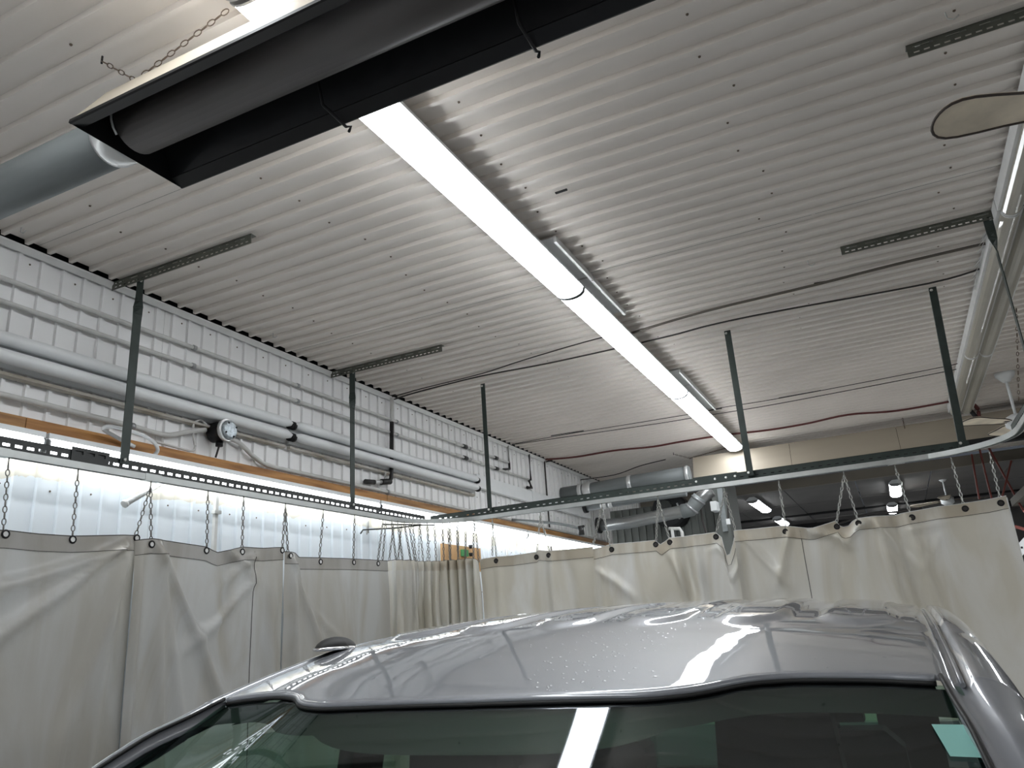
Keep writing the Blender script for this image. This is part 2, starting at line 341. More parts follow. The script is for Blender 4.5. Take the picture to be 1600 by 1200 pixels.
# thin pipes
def pipe(name, pts, r, m, label, cat='pipe', group=None, clips=None, parts=None):
    t = thing(name, pts[0], label, cat, group)
    if len(pts) > 2: pts = smooth_pts(pts)
    MB().tube(pts, r, 10).build('run', m, t)
    for c in (clips or []):
        d = Vector((0, 1, 0)) if len(c) == 3 else c[3]
        MB().tube([Vector(c[:3])-d*.012, Vector(c[:3])+d*.012], r*1.35, 10).build('clip', 'lens_edge', t)
    return t
px = WX+.010
zc = [.893, .835]
for k, z in enumerate(zc):
    ye = [3.78, 4.05][k]
    pts = [W(px, y, z) for y in (-1.2, .5, 1.5, 2.5, 3.3)]+[W(px, ye, z)]
    t = pipe('wall_pipe', pts, .0125, 'pipe', ['thin white pipe high on the left wall, upper of the pair', 'thin white pipe high on the left wall, lower of the pair'][k], clips=[W(px, y, z)[:] for y in (1.6, 2.07, 2.7, 3.35)])
    if k == 0:
        MB().tube([W(px, ye, z), W(px, ye+.02, z), W(px, ye+.02, .99)], .012, 8).build('riser', 'pipe', t)
        MB().tube([W(px, ye+.02, z+.005), W(px, ye+.02, z-.035), W(px, ye-.06, z-.05)], .013, 8).build('elbow', 'blk_pipe', t)
    else:
        MB().tube([W(px, ye, z+.0), W(px, ye+.03, z), W(px, ye+.03, .99)], .012, 8).build('riser', 'blk_pipe', t)
        MB().tube([W(px, ye+.0, z), W(px, ye+.03, z-.045), W(px, ye-.03, z-.05)], .018, 8).build('elbow', 'blk_pipe', t)
    for yy, r in ((3.2, .019), (3.28, .022), (3.45, .019), (3.62, .02)):
        MB().tube([W(px, yy, z), W(px, yy+.035, z)], r, 8).build('coupling', 'blk_pipe' if yy in (3.28, 3.62) else 'pipe', t)
# twin tube lamps (unlit)
for k, (a, b) in enumerate(((-.6, .86), (.66, 2.012), (2.03, 3.37))):
    if k == 0: continue
    t = thing('twin_tube_lamp', W(WX, (a+b)/2, .69), ['unlit twin tube lamp with long white tubes at the left end of the wall', 'unlit twin tube lamp with long white tubes right of the dark sockets'][k-1], 'lamp', 'unlit twin tube lamps on the left wall')
    MB().ext([(.003, .075), (.02, .075), (.03, .03), (.03, -.06), (.02, -.08), (.003, -.08)], W(WX, a, .712), W(WX, b, .712), X1, Z1).build('housing', 'white', t)
    for j, zz in enumerate((.734, .692)):
        MB().tube([W(WX+.036, a+.0, zz), W(WX+.036, a+.03, zz), W(WX+.036, b-.03, zz), W(WX+.036, b, zz)], [.016, .034, .034, .016], 14).build('tube', 'white', t)
        for yy in (a-.012, b-.004):
            MB().tube([W(WX+.03, yy, zz-.003), W(WX+.03, yy+.016, zz-.003)], .03, 10).build('socket', 'black', t)
    MB().ext([(.003, 0), (.03, 0), (.032, -.016), (.003, -.022)], W(WX, a, .662), W(WX, b, .662), X1, Z1).build('ledge', 'dirty', t)
for k, (a, b) in enumerate(((3.38, 4.05), (4.056, 5.0))):
    mb = MB(); mb.box(W(WX, a, .700)+X1*.004, W(WX, b, .766)+X1*.05)
    tag(mb.build('wall_raceway', 'white'), ['pale grey flat wall casing, near length beside the tube lamps', 'pale grey flat wall casing, far length near the ductwork'][k], 'casing', 'flat casings on the left wall')
# conduit and round box
cx = WX+.012
c1 = [(-1, .61), (.9, .607), (1.25, .605), (1.42, .603), (1.47, .600), (1.53, .603), (1.60, .628), (1.66, .645)]
pipe('conduit', [W(cx, y, z) for y, z in c1], .015, 'pipe', 'white conduit running along the wall to the left of the round box', 'conduit', clips=[W(cx, 1.405, .603)[:]])
c2 = [(1.75, .638), (1.80, .630), (1.87, .595), (1.94, .578), (2.1, .577), (2.6, .578), (3.2, .576), (4.2, .574), (5.3, .572)]
pipe('conduit', [W(cx, y, z) for y, z in c2], .015, 'pipe', 'white conduit dropping from the round box and running right above the board', 'conduit', clips=[W(cx, 2.62, .578)[:], W(cx, 3.6, .575)[:]])
t = thing('junction_box', W(WX, 1.70, .645), 'round black box with a silver face on the left wall', 'electrical box')
MB().tube([W(WX, 1.70, .645)+X1*.003, W(WX, 1.705, .645)+X1*.12], .062, 20).build('body', 'black', t)
MB().tube([W(WX, 1.705, .645)+X1*.12, W(WX, 1.706, .645)+X1*.135, W(WX, 1.706, .645)+X1*.142], [.062, .060, .045], 20).build('cover', 'lampblue', t)
MB().tube([W(WX, 1.70, .645)+X1*.10, W(WX, 1.701, .645)+X1*.122], .069, 20).build('rim', 'galvb', t)
for q in range(4):
    a = q*PI/2+.5; c = W(WX, 1.706, .645)+X1*.14+Y1*.045*math.cos(a)+Z1*.045*math.sin(a); m_ = MB(); screw(m_, c, (1, 0, 0), .008); m_.build('screw', 'black', t)
MB().tube([W(WX+.03, 1.70, .612), W(WX+.03, 1.70, .598)], .022, 10).build('gland', 'black', t)
pipe('cable_drop', [W(WX+.03, 1.70, .60), W(WX+.025, 1.70, .585), W(WX+.018, 1.70, .565)], .006, 'cable', 'short dark cable dropping from the round box to the board', 'cable')
pipe('cable_loop', [W(cx, 1.665, .66), W(cx, 1.64, .672), W(cx, 1.615, .655), W(cx, 1.615, .62), W(cx, 1.625, .585), W(cx, 1.61, .571), W(cx, 1.56, .572), W(cx, 1.48, .575)], .007, 'pipe', 'thin grey cable looping down left of the round box', 'cable')
lp = [(1.40, .542), (1.35, .553), (1.31, .560), (1.285, .563), (1.29, .569), (1.33, .570), (1.39, .566), (1.435, .556), (1.46, .540), (1.455, .524), (1.44, .516)]
pipe('cable_loop', [W(WX+.055-.02*math.cos(i*.6), y, z) for i, (y, z) in enumerate(lp)], .010, 'white', 'thick white cable looped over the timber board behind the first post', 'cable')
# black riser with valve
t = thing('black_riser', W(WX+.015, 2.64, .6), 'black iron pipe dropping from the ceiling with a valve at its foot', 'pipe')
MB().tube([W(WX+.018, 2.655, .985), W(WX+.018, 2.65, .88)], .017, 10).build('sleeve', 'pipe', t)
MB().tube([W(WX+.018, 2.65, .88), W(WX+.018, 2.64, .64), W(WX+.018, 2.63, .625), W(WX+.018, 2.6, .617)], .018, 10).build('run', 'blk_pipe', t)
MB().tube([W(WX+.018, 2.63, .622), W(WX+.018, 2.57, .612)], .025, 10).build('valve', 'blk_pipe', t)
MB().bar(W(WX+.018, 2.59, .63), W(WX+.04, 2.57, .645), .008, .02).build('lever', 'galvb', t)
MB().tube([W(WX+.018, 2.57, .612), W(WX+.018, 2.52, .604)], .014, 8).build('run', 'galvb', t)
MB().tube([W(WX+.018, 2.52, .604), W(WX+.018, 2.46, .598)], .020, 8).build('nipple', 'blk_pipe', t)
pipe('black_cable', [W(WX+.008, 4.31, .2), W(WX+.008, 4.31, .95), W(WX+.012, 4.33, .985), W(WX+.05, 4.34, .988)], .010, 'cable', 'black cable running up the left wall near the far ductwork', 'cable')
t = thing('square_conduit', W(WX+.01, 1.70, .1), 'pale grey vertical conduit behind the curtain, below the round box', 'conduit')
MB().bar(W(WX+.014, 1.715, .52), W(WX+.014, 1.715, .05), .022, .022, X1).build('run', 'pipe', t)
MB().bar(W(WX+.018, 1.715, .405), W(WX+.018, 1.715, .395), .05, .03, X1).build('coupling', 'pipe', t)
t = thing('lever_handle', W(WX+.05, 1.4, .38), 'grey steel bar slanting down from behind the rail, left of the round box', 'lever')
MB().tube([W(WX+.05, 1.378, .384), W(WX+.04, 1.44, .42), W(WX+.02, 1.55, .487)], [.017, .014, .013], 12).build('rod', 'galvb', t)
MB().tube([W(WX+.05, 1.372, .380), W(WX+.05, 1.378, .385)], .021, 12).build('end_cap', 'pipe', t)
for k, (y, z0, z1, r) in enumerate(((2.48, .40, .50, .012), (3.70, .25, .5, .011), (3.95, .22, .5, .013), (4.6, .3, .56, .008))):
    pipe('wall_conduit', [W(WX+.012, y, z1), W(WX+.012, y, z0)], r, 'pipe', ['short vertical conduit below the lamp left of the rail corner', 'thin vertical conduit above the back curtain, nearer of two', 'vertical conduit above the back curtain, farther of two', 'thin conduit near the far end of the board'][k], 'conduit')
t = thing('plywood_board', W(WX, 3.2, .3), 'orange plywood board on the wall behind the bunched curtain', 'board')
mb = MB(); mb.box(W(WX, 3.04, .29)+X1*.004, W(WX, 3.40, .400)+X1*.03); mb.build('sheet', 'ply', t)
mb = MB(); mb.box(W(WX, 3.20, .352)+X1*.03, W(WX, 3.25, .382)+X1*.06); mb.build('control', 'pcb', t)
for q, zz in enumerate((.398, .362)): MB().tube([W(WX+.03, 3.272, zz-.008), W(WX+.03, 3.272, zz+.008)], [.014, .02], 8).build('knob', 'black', t)
# ceiling cables and seams
def cz(px_, py_, dz=.988): return W(*az(px_, py_, dz))
def run(name, pix, r, m, label, cat='cable', dz=.988):
    return pipe(name, [cz(a, b, dz) for a, b in pix], r, m, label, cat)
run('ceiling_cable', [(613, 620), (660, 607), (752, 584), (820, 562), (930, 530), (975, 522)], .0045, 'cable', 'thin cable fanning up from the wall pipe toward the lamp row, upper strand')
run('ceiling_cable', [(616, 624), (655, 612), (750, 588), (850, 569), (960, 545), (1050, 524), (1110, 508), (1205, 488), (1450, 443), (1540, 417)], .006, 'cable', 'long dark cable crossing the ceiling above the posts')
run('ceiling_strap', [(975, 524), (1100, 487), (1270, 446), (1400, 413), (1550, 378)], .0085, 'brown', 'flat brown strap cable crossing under the second bracket', 'cable')
run('ceiling_cable', [(800, 694), (900, 676), (1000, 660), (1090, 645), (1127, 637), (1220, 622), (1450, 578), (1505, 566)], .0035, 'cable', 'thin cable crossing the far ceiling, upper of the close pair')
run('ceiling_cable', [(805, 694), (1000, 666), (1100, 650), (1220, 630), (1460, 584), (1510, 573)], .004, 'cable', 'thin cable crossing the far ceiling, lower of the close pair')
run('red_hose', [(852, 718), (900, 714), (960, 704), (1020, 698), (1065, 690), (1130, 680), (1200, 672), (1260, 662), (1325, 648), (1400, 642), (1487, 627)], .011, 'hose', 'dark red hose snaking across the far ceiling', 'hose')
run('thin_rod', [(905, 750), (960, 742), (1000, 728), (1040, 718)], .006, 'cable', 'thin dark rod hanging below the far ceiling left of the duct', 'rod', .965)
for k, (pp, qq) in enumerate((((861, 681), (912, 673)), ((1217, 622), (1283, 610)), ((1100, 643), (1128, 638)), ((1272, 443), (1290, 440)), ((868, 302), (886, 296)))):
    mb = MB(); a, b = cz(*pp, .993), cz(*qq, .993); mb.bar(a, b, .012, .006)
    tag(mb.build('ceiling_slot', 'black'), ['black slot strip in the ceiling left of the lamp row', 'black slot strip in the ceiling right of the tall middle post', 'short black slot strip touching the lamp row', 'small black mark on the brown strap cable', 'small torn black gap in the ceiling right of the lamp row'][k], 'strip')
for k, (pxx, pyy) in enumerate(((1268, 410), (1488, 22), (430, 523), (37, 358))):
    c = cz(pxx, pyy, .99); mb = MB(); mb.tube([c+Vector((-.02, 0, .015)), c+Vector((-.018, 0, -.012)), c+Vector((0, 0, -.022)), c+Vector((.018, 0, -.012))], .003, 6)
    tag(mb.build('ceiling_hook', 'pipe'), ['small wire hook in the ceiling left of the second slotted bracket', 'small wire hook in the ceiling by the top right bracket', 'small white hook in the ceiling above the wall trim', 'small white hook in the ceiling at the left edge'][k], 'hook')

# ------------------------------------------------------------------ slotted steel
def slotted(mb, p, q, up, nrm, h, th, slots, sh, so_=0):
    """flat strip p->q of height h (along up) with rectangular holes [(s0,s1)] of height sh"""
    p, q, up, nrm = Vector(p), Vector(q), Vector(up), Vector(nrm); L = (q-p).length; d = (q-p)/L
    z1 = h/2-sh/2+so_; z2 = z1+sh
    def bx(s0, s1, a, b):
        if s1-s0 < 1e-4: return
        v = [p+d*s+up*t+nrm*n for n in (0, th) for t in (a, b) for s in (s0, s1)]
        mb.add(v, [(0, 2, 3, 1), (4, 5, 7, 6), (0, 1, 5, 4), (2, 6, 7, 3), (0, 4, 6, 2), (1, 3, 7, 5)])
    bx(0, L, 0, z1); bx(0, L, z2, h); s = 0
    for a, b in slots: bx(s, a, z1, z2); s = b
    bx(s, L, z1, z2)
def slots(L, pitch, ln, start=.02, skip=()):
    out = []; s = start; k = 0
    while s+ln < L-.01:
        if k not in skip: out.append((s, s+ln))
        s += pitch; k += 1
    return out
def bracket(name, x0, x1, y, label):
    t = thing(name, W((x0+x1)/2, y, .97), label, 'bracket', 'slotted brackets bolted to the ceiling')
    mb = MB(); a, b = W(x0, y, 1)-Z1*.056, W(x1, y, 1)-Z1*.056
    slotted(mb, a, b, Z1, Y1, .027, .003, slots((b-a).length, .034, .020), .008, .001)
    slotted(mb, a+Z1*.027, b+Z1*.027, Z1, Y1, .026, .003, slots((b-a).length, .11, .068), .007, -.003)
    mb.build('web', 'olive', t)
    mb = MB(); slotted(mb, a+Z1*.053, b+Z1*.053, Y1, -Z1, .036, .003, slots((b-a).length, .1, .06), .009)
    mb.build('flange', 'olive', t)
    for xx in (x0+.02, (x0+x1)/2, x1-.02):
        m_ = MB(); screw(m_, W(xx, y, 1)+Vector((0, .018, -.006)), (0, 0, -1), .01); m_.build('bolt', 'bolt', t)
    return t
bracket('slotted_bracket', -1.80, -1.295, 1.305, 'slotted steel bracket on the ceiling at the left, nearest the wall corner')
bracket('slotted_bracket', -1.80, -1.305, 2.255, 'slotted steel bracket on the ceiling above the second post')
bracket('slotted_bracket', .036, .50, 2.25, 'slotted steel bracket on the ceiling at the right, mid height')
bracket('slotted_bracket', .205, .72, 1.42, 'slotted steel bracket on the ceiling at the top right')
def post(x, y, zt, zb, label, twist=None, wd=.042, m='green', tx=0):
    t = thing('hanger_post', W(x, y, zb), label, 'post', 'steel posts carrying the curtain rail')
    p0, p1 = W(x+tx, y, zt), W(x, y, zb)
    if twist is None:
        MB().ext([(0, 0), (wd*.8, 0), (wd*.8, .003), (.003, .003), (.003, wd*.6), (0, wd*.6)], p0, p1, X1, Y1).build('angle', m, t)
    else:
        rows = []
        for i in range(25):
            f = i/24; s = min(1, max(0, (f-twist[0])/(twist[1]-twist[0]))); a = s*PI/2; c = p0.lerp(p1, f)
            e = Vector((math.cos(a), math.sin(a), 0)); n = Vector((-math.sin(a), math.cos(a), 0))
            rows.append([c-e*wd/2-n*.0025, c+e*wd/2-n*.0025, c+e*wd/2+n*.0025, c-e*wd/2+n*.0025, c-e*wd/2-n*.0025])
        MB().grid(rows, False).build('flat_bar', m, t)
    for zz in (p0-Z1*.02, p1+Z1*.02):
        m_ = MB(); screw(m_, zz+Vector((.012, -.003, 0)), (0, -1, 0), .01); m_.build('bolt', 'bolt', t)
post(-1.696, 1.312, .985, .468, 'twisted dark post at the left, in front of the wall pipes', (.12, .22), .05, 'green')
post(-1.704, 2.262, .985, .462, 'twisted dark post hanging left of the black riser', (.18, .28), .05, 'green')
post(-1.412, 2.752, 1.0, .462, 'straight dark post near the rail corner', None, .048)
post(-.395, 2.745, 1.0, .462, 'tall dark post in front of the far end of the lamp row', None, .056)
post(.255, 2.752, 1.0, .462, 'straight dark post at the right, crossing the unlit lamps', None, .056, tx=.025)
post(.405, 2.255, .985, .462, 'thin twisted dark post at the right edge below the bracket', (.10, .2), .045)

# ------------------------------------------------------------------ curtain rail
RX, RY, RXR = -1.70, 2.762, .385; RZ = .437
def arc(cxx, cyy, r, a0, a1, n=10): return [(cxx+r*math.cos(a0+(a1-a0)*i/n), cyy+r*math.sin(a0+(a1-a0)*i/n)) for i in range(n+1)]
path = [(RX, -.6), (RX, 1.0), (RX, 2.0)]+arc(RX+.26, RY-.26, .26, PI, PI/2)+[(-1.0, RY), (-.3, RY)]+arc(RXR-.26, RY-.26, .26, PI/2, 0)+[(RXR, 2.0), (RXR, 1.0), (RXR, -.3)]
def sweep(prof, path_, z, closed=True):
    P = [W(a, b, z) for a, b in path_]; rows = []
    for i, p in enumerate(P):
        d = (P[min(i+1, len(P)-1)]-P[max(i-1, 0)]).normalized(); n = Vector((d.y, -d.x, 0))
        rows.append([p+n*u+Z1*v for u, v in prof]+([p+n*prof[0][0]+Z1*prof[0][1]] if closed else []))
    return MB().grid(rows, False)
rail = thing('curtain_rail', W(-.7, RY, RZ), 'long U-shaped steel curtain rail with a slotted green-grey angle above', 'rail')
sweep([(-.016, 0), (-.016, .032), (.016, .032), (.016, 0), (.011, 0), (.011, .004), (.013, .004), (.013, .029), (-.013, .029), (-.013, .004), (-.011, .004), (-.011, 0)], path, RZ).build('track', 'track', rail)
zb = RZ+.017
def rail_angle(p, q, nrm, lift, m, pitch, ln, sh, skip=(), h=.054):
    a, b = W(*p, zb)+nrm*0, W(*q, zb)
    mb = MB(); slotted(mb, a, b, Z1, nrm*1.0, h, .003, slots((b-a).length, pitch, ln, .03, skip), sh, -.006); mb.build('slotted_angle', m, rail)
    mb = MB(); mb.ext([(0, 0), (.036, 0), (.036, .003), (0, .003)], a+Z1*(h-.003), b+Z1*(h-.003), nrm, Z1); mb.build('angle_flange', m, rail)
rail_angle((RX, -.6), (RX, 2.745), X1*-1, 0, 'charcoal', .055, .034, .013, (35, 36, 37), h=.055)
rail_angle((RX+.015, RY), (RXR-.10, RY), Y1, 0, 'green', .052, .022, .007, (5, 17, 30))
rail_angle((RXR, 2.62), (RXR, -.3), X1, 0, 'green', .052, .024, .008)
mb = MB(); a, b = W(RX, 1.17, zb), W(RX, 1.27, zb); slotted(mb, a+X1*.004, b+X1*.004, Z1, X1, .068, .003, [(.02, .06), (.09, .12), (.14, .18)], .016, .01); mb.build('splice_plate', 'charcoal', rail)
mb = MB(); mb.box(W(-.585, RY, zb)+Vector((0, -.004, 0)), W(-.43, RY, zb)+Vector((0, -.001, .060))); mb.build('splice_plate', 'green', rail)
for xx in (-.575, -.508, -.470, -.438): m_ = MB(); screw(m_, W(xx, RY, zb)+Vector((0, -.004, .03)), (0, -1, 0), .010); m_.build('bolt', 'bolt', rail)
for (x, y, d) in ((RX, 1.40, Y1), (-1.2, RY, X1), (.07, RY, X1), (RX, 1.0, Y1)):
    c = W(x, y, RZ); MB().bar(c-d*.05+Z1*.016, c+d*.05+Z1*.016, .037, .036).build('joint_sleeve', 'track', rail)
MB().tube([W(-1.66, 2.66, RZ-.005), W(-1.72, 2.55, RZ-.02), W(-1.76, 2.40, RZ-.035), W(-1.76, 2.385, RZ-.05)], .006, 6).build('pull_rod', 'charcoal', rail)
MB().tube([W(-1.63, 2.70, RZ-.005), W(-1.74, 2.50, RZ-.008)], .006, 6).build('pull_rod', 'charcoal', rail)

# ------------------------------------------------------------------ chains
def torus_link(L=.034, wd=.019, r=.0030):
    vs = []; fs = []; n = 10; m = 4
    for i in range(n):
        t = 2*PI*i/n; c = Vector((math.cos(t)*wd/2*.8, 0, math.sin(t)*L/2*.86)); d = Vector((math.cos(t), 0, math.sin(t)))
        for j in range(m): a = 2*PI*j/m+PI/4; vs.append(c+d*(math.cos(a)*r)+Vector((0, 1, 0))*(math.sin(a)*r))
    for i in range(n):
        for j in range(m): fs.append((i*m+j, i*m+(j+1) % m, ((i+1) % n)*m+(j+1) % m, ((i+1) % n)*m+j))
    me = bpy.data.meshes.new('link'); me.from_pydata(vs, [], fs); me.update(); me.polygons.foreach_set('use_smooth', [True]*len(fs)); return me
LINK = torus_link(); LINK.materials.append(M['zinc'])
LINKD = torus_link(); LINKD.materials.append(M['shadezinc'])
LINKR = torus_link(.034, .018, .0022); LINKR.materials.append(M['rust'])
LINKB = torus_link(.034, .018, .003); LINKB.materials.append(M['rust'])
def chain_between(t, p, q, me, pitch):
    d = q-p; L = d.length; n = max(2, int(L/pitch)); d.normalize()
    rot = d.to_track_quat('Z', 'Y').to_matrix().to_4x4()
    for i in range(n):
        c = p.lerp(q, (i+.5)/n)
        inst('link', me, t, Matrix.Translation(c) @ rot @ Matrix.Rotation(PI/2*(i % 2)+.4, 4, 'Z') @ Matrix.Diagonal((1, 1, (L/n)/(pitch), 1)))
def _unused(): pass
def wallpt(side, a, b):
    return {'L': lambda: W(*ax(a, b, RX)), 'B': lambda: W(*ay(a, b, RY))}[side]()
GROM = []
def curtain_chain(side, tops, bots, label, group):
    """tops: pixel of the roller, bots: pixels of the grommets"""
    top = wallpt(side, *tops) if not isinstance(tops, Vector) else tops
    top = Vector((top.x, top.y, CAMZ+S*RZ+.002)); t = thing('curtain_chain', top, label, 'chain', group)
    MB().tube([top, top-Z1*.035], .0035, 6).build('hook', 'zinc', t)
    for bb in bots:
        q = wallpt(side, *bb) if not isinstance(bb, Vector) else bb
        chain_between(t, top-Z1*.03, q, LINK if side == 'B' else LINKD, .0265)
        GROM.append(q)
gl_ = 'chains above the left curtains'
LC = [((14, 717), [(5, 830)], 'single chain nearest the left edge, holding the first grey curtain'), ((122, 737), [(113, 839)], 'single chain holding the middle of the leftmost curtain'),
      ((235, 765), [(212, 837), (236, 847)], 'forked chain where the two leftmost curtains meet'), ((325, 770), [(323, 857)], 'chain beside the pale square conduit'), ((381, 775), [(378, 859)], 'chain just right of the sagging crease in the second curtain'),
      ((446, 788), [(441, 857), (450, 866)], 'forked chain between the second and third left curtains'), ((505, 797), [(499, 875)], 'slanting chain on the third left curtain, nearest its left end'), ((554, 810), [(552, 876)], 'chain in the middle of the third left curtain'), ((598, 815), [(590, 878)], 'chain at the right end of the third left curtain')]
for a, b, l in LC: curtain_chain('L', a, b, l, gl_)
BC = [((769, 808), [(769.5, 868), (776.5, 874)], 'forked chain just right of the bunched curtain'), ((844, 800), [(838.5, 868), (859.5, 865)], 'forked chain in front of the far lit wall lamp'),
      ((940, 789), [(927.5, 849), (954.5, 856)], 'forked chain in front of the dark duct end'), ((1028, 778), [(1025, 846), (1046.5, 844)], 'forked chain in front of the bright exhaust elbow'),
      ((1131.5, 762), [(1119, 834), (1150, 832)], 'forked chain above the deep sag in the back curtain'), ((1216.5, 752), [(1228, 826)], 'single chain above a small lit lamp in the far bay'),
      ((1318, 738), [(1307, 817), (1340, 812)], 'forked chain above the pinched fold in the back curtain'), ((1398, 727), [(1423, 804)], 'single chain beside the upright pair of lit lamps'),
      ((1484, 708), [(1506, 791)], 'single chain second from the right end of the back curtain'), ((1544, 700), [(1563, 781)], 'single chain at the right end of the back curtain')]
for a, b, l in BC: curtain_chain('B', a, b, l, 'chains above the back curtain')

# ------------------------------------------------------------------ curtains
def resample(P, step):
    out = [P[0]]
    for a, b in zip(P, P[1:]):
        n = max(1, int((Vector((b.x, b.y, 0))-Vector((a.x, a.y, 0))).length/step)); out += [a.lerp(b, (i+1)/n) for i in range(n)]
    return out
def curtain(top, label, m, mh, folds, group, off=0, zb=-.93, creases=(), gp=(), hemh=.045, seams=(), seed=1, rel=.006, step=.016, amp0=.25, out=None):
    P = resample(top, step)
    # smooth top heights slightly
    n = len(P); s = [0]
    for a, b in zip(P, P[1:]): s.append(s[-1]+(Vector((b.x-a.x, b.y-a.y, 0))).length)
    zb_ = CAMZ+S*zb
    def surf(i, f, extra=0):
        p = P[i]; a, b = P[max(i-1, 0)], P[min(i+1, n-1)]; d = Vector((b.x-a.x, b.y-a.y, 0)).normalized(); nr = Vector((d.y, -d.x, 0))
        if out is not None: nr = nr*out
        z = p.z+(zb_-p.z)*f; drop = p.z-z
        g = 0
        for (c, wd, am, sl, d0) in folds:
            x = (s[i]-(c+sl*drop))/wd
            g += am*min(1, amp0+drop/d0)*math.exp(-x*x)
        for (c, d_, lx, lz, am, k) in creases:      # diagonal pulls: ridge running away from (c,d_) along (lx,lz)
            u = s[i]-c; v = drop-d_; L = math.hypot(lx, lz); al = (u*lx+v*lz)/L; pe = (u*lz-v*lx)/L
            if -.05 < al < L+.1:
                w_ = .018+.03*max(al, 0); e = max(0, min(1, (al+.05)/.1))*max(0, min(1, (L+.1-al)/.15)); g += am*e*math.exp(-(pe/w_)**2)
        q = Vector((s[i]*2.2+seed*9, z*1.3, seed)); g += rel*2.2*noise.noise(q)*min(1, .3+drop)+rel*.8*noise.noise(Vector((s[i]*9+seed, z*5, 3)))
        return Vector((p.x, p.y, z))+nr*(g+off+extra)
    fr = [0, .006, .012, .018, .024]+[.03+.97*(i/70)**1.25 for i in range(71)]
    t = thing('vinyl_curtain', Vector((P[n//2].x, P[n//2].y, zb_)), label, 'curtain', group)
    MB().grid([[surf(i, f) for i in range(n)] for f in fr]).build('sheet', m, t)
    H = P[0].z-zb_
    hm = MB().grid([[surf(i, f*hemh/.045/ (1), .0035) for i in range(n)] for f in (0, .010, .020, .030)]); hm.build('hem', mh, t)
    hb = MB()
    rows = [surf(i, 0, .004)+Z1*.001 for i in range(n)]
    hb.tube(rows, .0022, 5).build('top_edge', 'trim' if m == 'vinylb' else 'cable', t)
    st = [surf(i, .0305*hemh/.045, .0045) for i in range(n)]; MB().tube(st, .0012, 4).build('stitching', 'cable', t)
    for sx in seams:
        i = min(range(n), key=lambda k_: abs(s[k_]-sx)); MB().tube([surf(i, f, .002) for f in fr], .0018, 5).build('seam', 'cable', t)
    for gpt in gp:
        i = min(range(n), key=lambda k_: (P[k_].x-gpt.x)**2+(P[k_].y-gpt.y)**2)
        f = (P[i].z-gpt.z+.012)/H; c = surf(i, max(0, f), .006); a, b = P[max(i-1, 0)], P[min(i+1, n-1)]; d = Vector((b.x-a.x, b.y-a.y, 0)).normalized(); nr = Vector((d.y, -d.x, 0))*(out or 1)
        ring = MB(); rr, r_ = .0155, .0045; N = 14; vs = []; fs = []
        for k_ in range(N):
            t_ = 2*PI*k_/N; e = d*math.cos(t_)+Z1*math.sin(t_)
            for j in range(5): aa = 2*PI*j/5; vs.append(c+e*(rr+r_*math.cos(aa))+nr*(r_*math.sin(aa)))
        for k_ in range(N):
            for j in range(5): fs.append((k_*5+j, k_*5+(j+1) % 5, ((k_+1) % N)*5+(j+1) % 5, ((k_+1) % N)*5+j))
        ring.add(vs, fs, True).build('grommet', 'black', t)
        MB().tube([c-nr*.001, c+nr*.001], .0125, 10).build('eyelet_hole', 'trim' if m != 'vinylb' else 'cable', t)
    return t
def LP(l): return [W(*ax(a, b, RX)) for a, b in l]
def BP(l): return [W(*ay(a, b, RY)) for a, b in l]
gc = 'white vinyl curtains along the left wall'
g_ = GROM
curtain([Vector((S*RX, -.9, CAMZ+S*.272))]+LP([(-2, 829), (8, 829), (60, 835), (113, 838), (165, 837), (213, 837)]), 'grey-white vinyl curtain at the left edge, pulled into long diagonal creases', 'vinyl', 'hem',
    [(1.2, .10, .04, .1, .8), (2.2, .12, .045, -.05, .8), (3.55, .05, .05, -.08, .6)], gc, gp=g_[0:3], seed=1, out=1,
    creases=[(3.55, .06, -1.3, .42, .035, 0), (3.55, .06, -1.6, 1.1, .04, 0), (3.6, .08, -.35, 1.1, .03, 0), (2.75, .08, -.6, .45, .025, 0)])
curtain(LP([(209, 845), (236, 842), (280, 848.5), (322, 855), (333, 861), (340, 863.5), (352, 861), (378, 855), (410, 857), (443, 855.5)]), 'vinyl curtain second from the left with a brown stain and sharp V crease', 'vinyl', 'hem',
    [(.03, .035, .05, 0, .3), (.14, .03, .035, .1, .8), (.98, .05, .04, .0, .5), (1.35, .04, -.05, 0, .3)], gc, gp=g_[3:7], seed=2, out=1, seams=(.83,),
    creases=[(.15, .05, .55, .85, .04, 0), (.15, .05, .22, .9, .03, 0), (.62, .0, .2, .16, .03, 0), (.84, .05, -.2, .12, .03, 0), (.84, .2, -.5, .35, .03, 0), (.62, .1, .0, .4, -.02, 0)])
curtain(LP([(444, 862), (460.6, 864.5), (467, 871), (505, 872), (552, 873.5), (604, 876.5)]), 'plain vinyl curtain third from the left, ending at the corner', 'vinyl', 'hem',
    [(.05, .04, .06, .05, .3), (.55, .1, .02, 0, .6), (1.15, .05, .05, 0, .5)], gc, gp=g_[7:11], seed=3, out=1, creases=[(.05, .05, .3, .5, .035, 0), (.3, .35, .25, .2, .02, 0)])
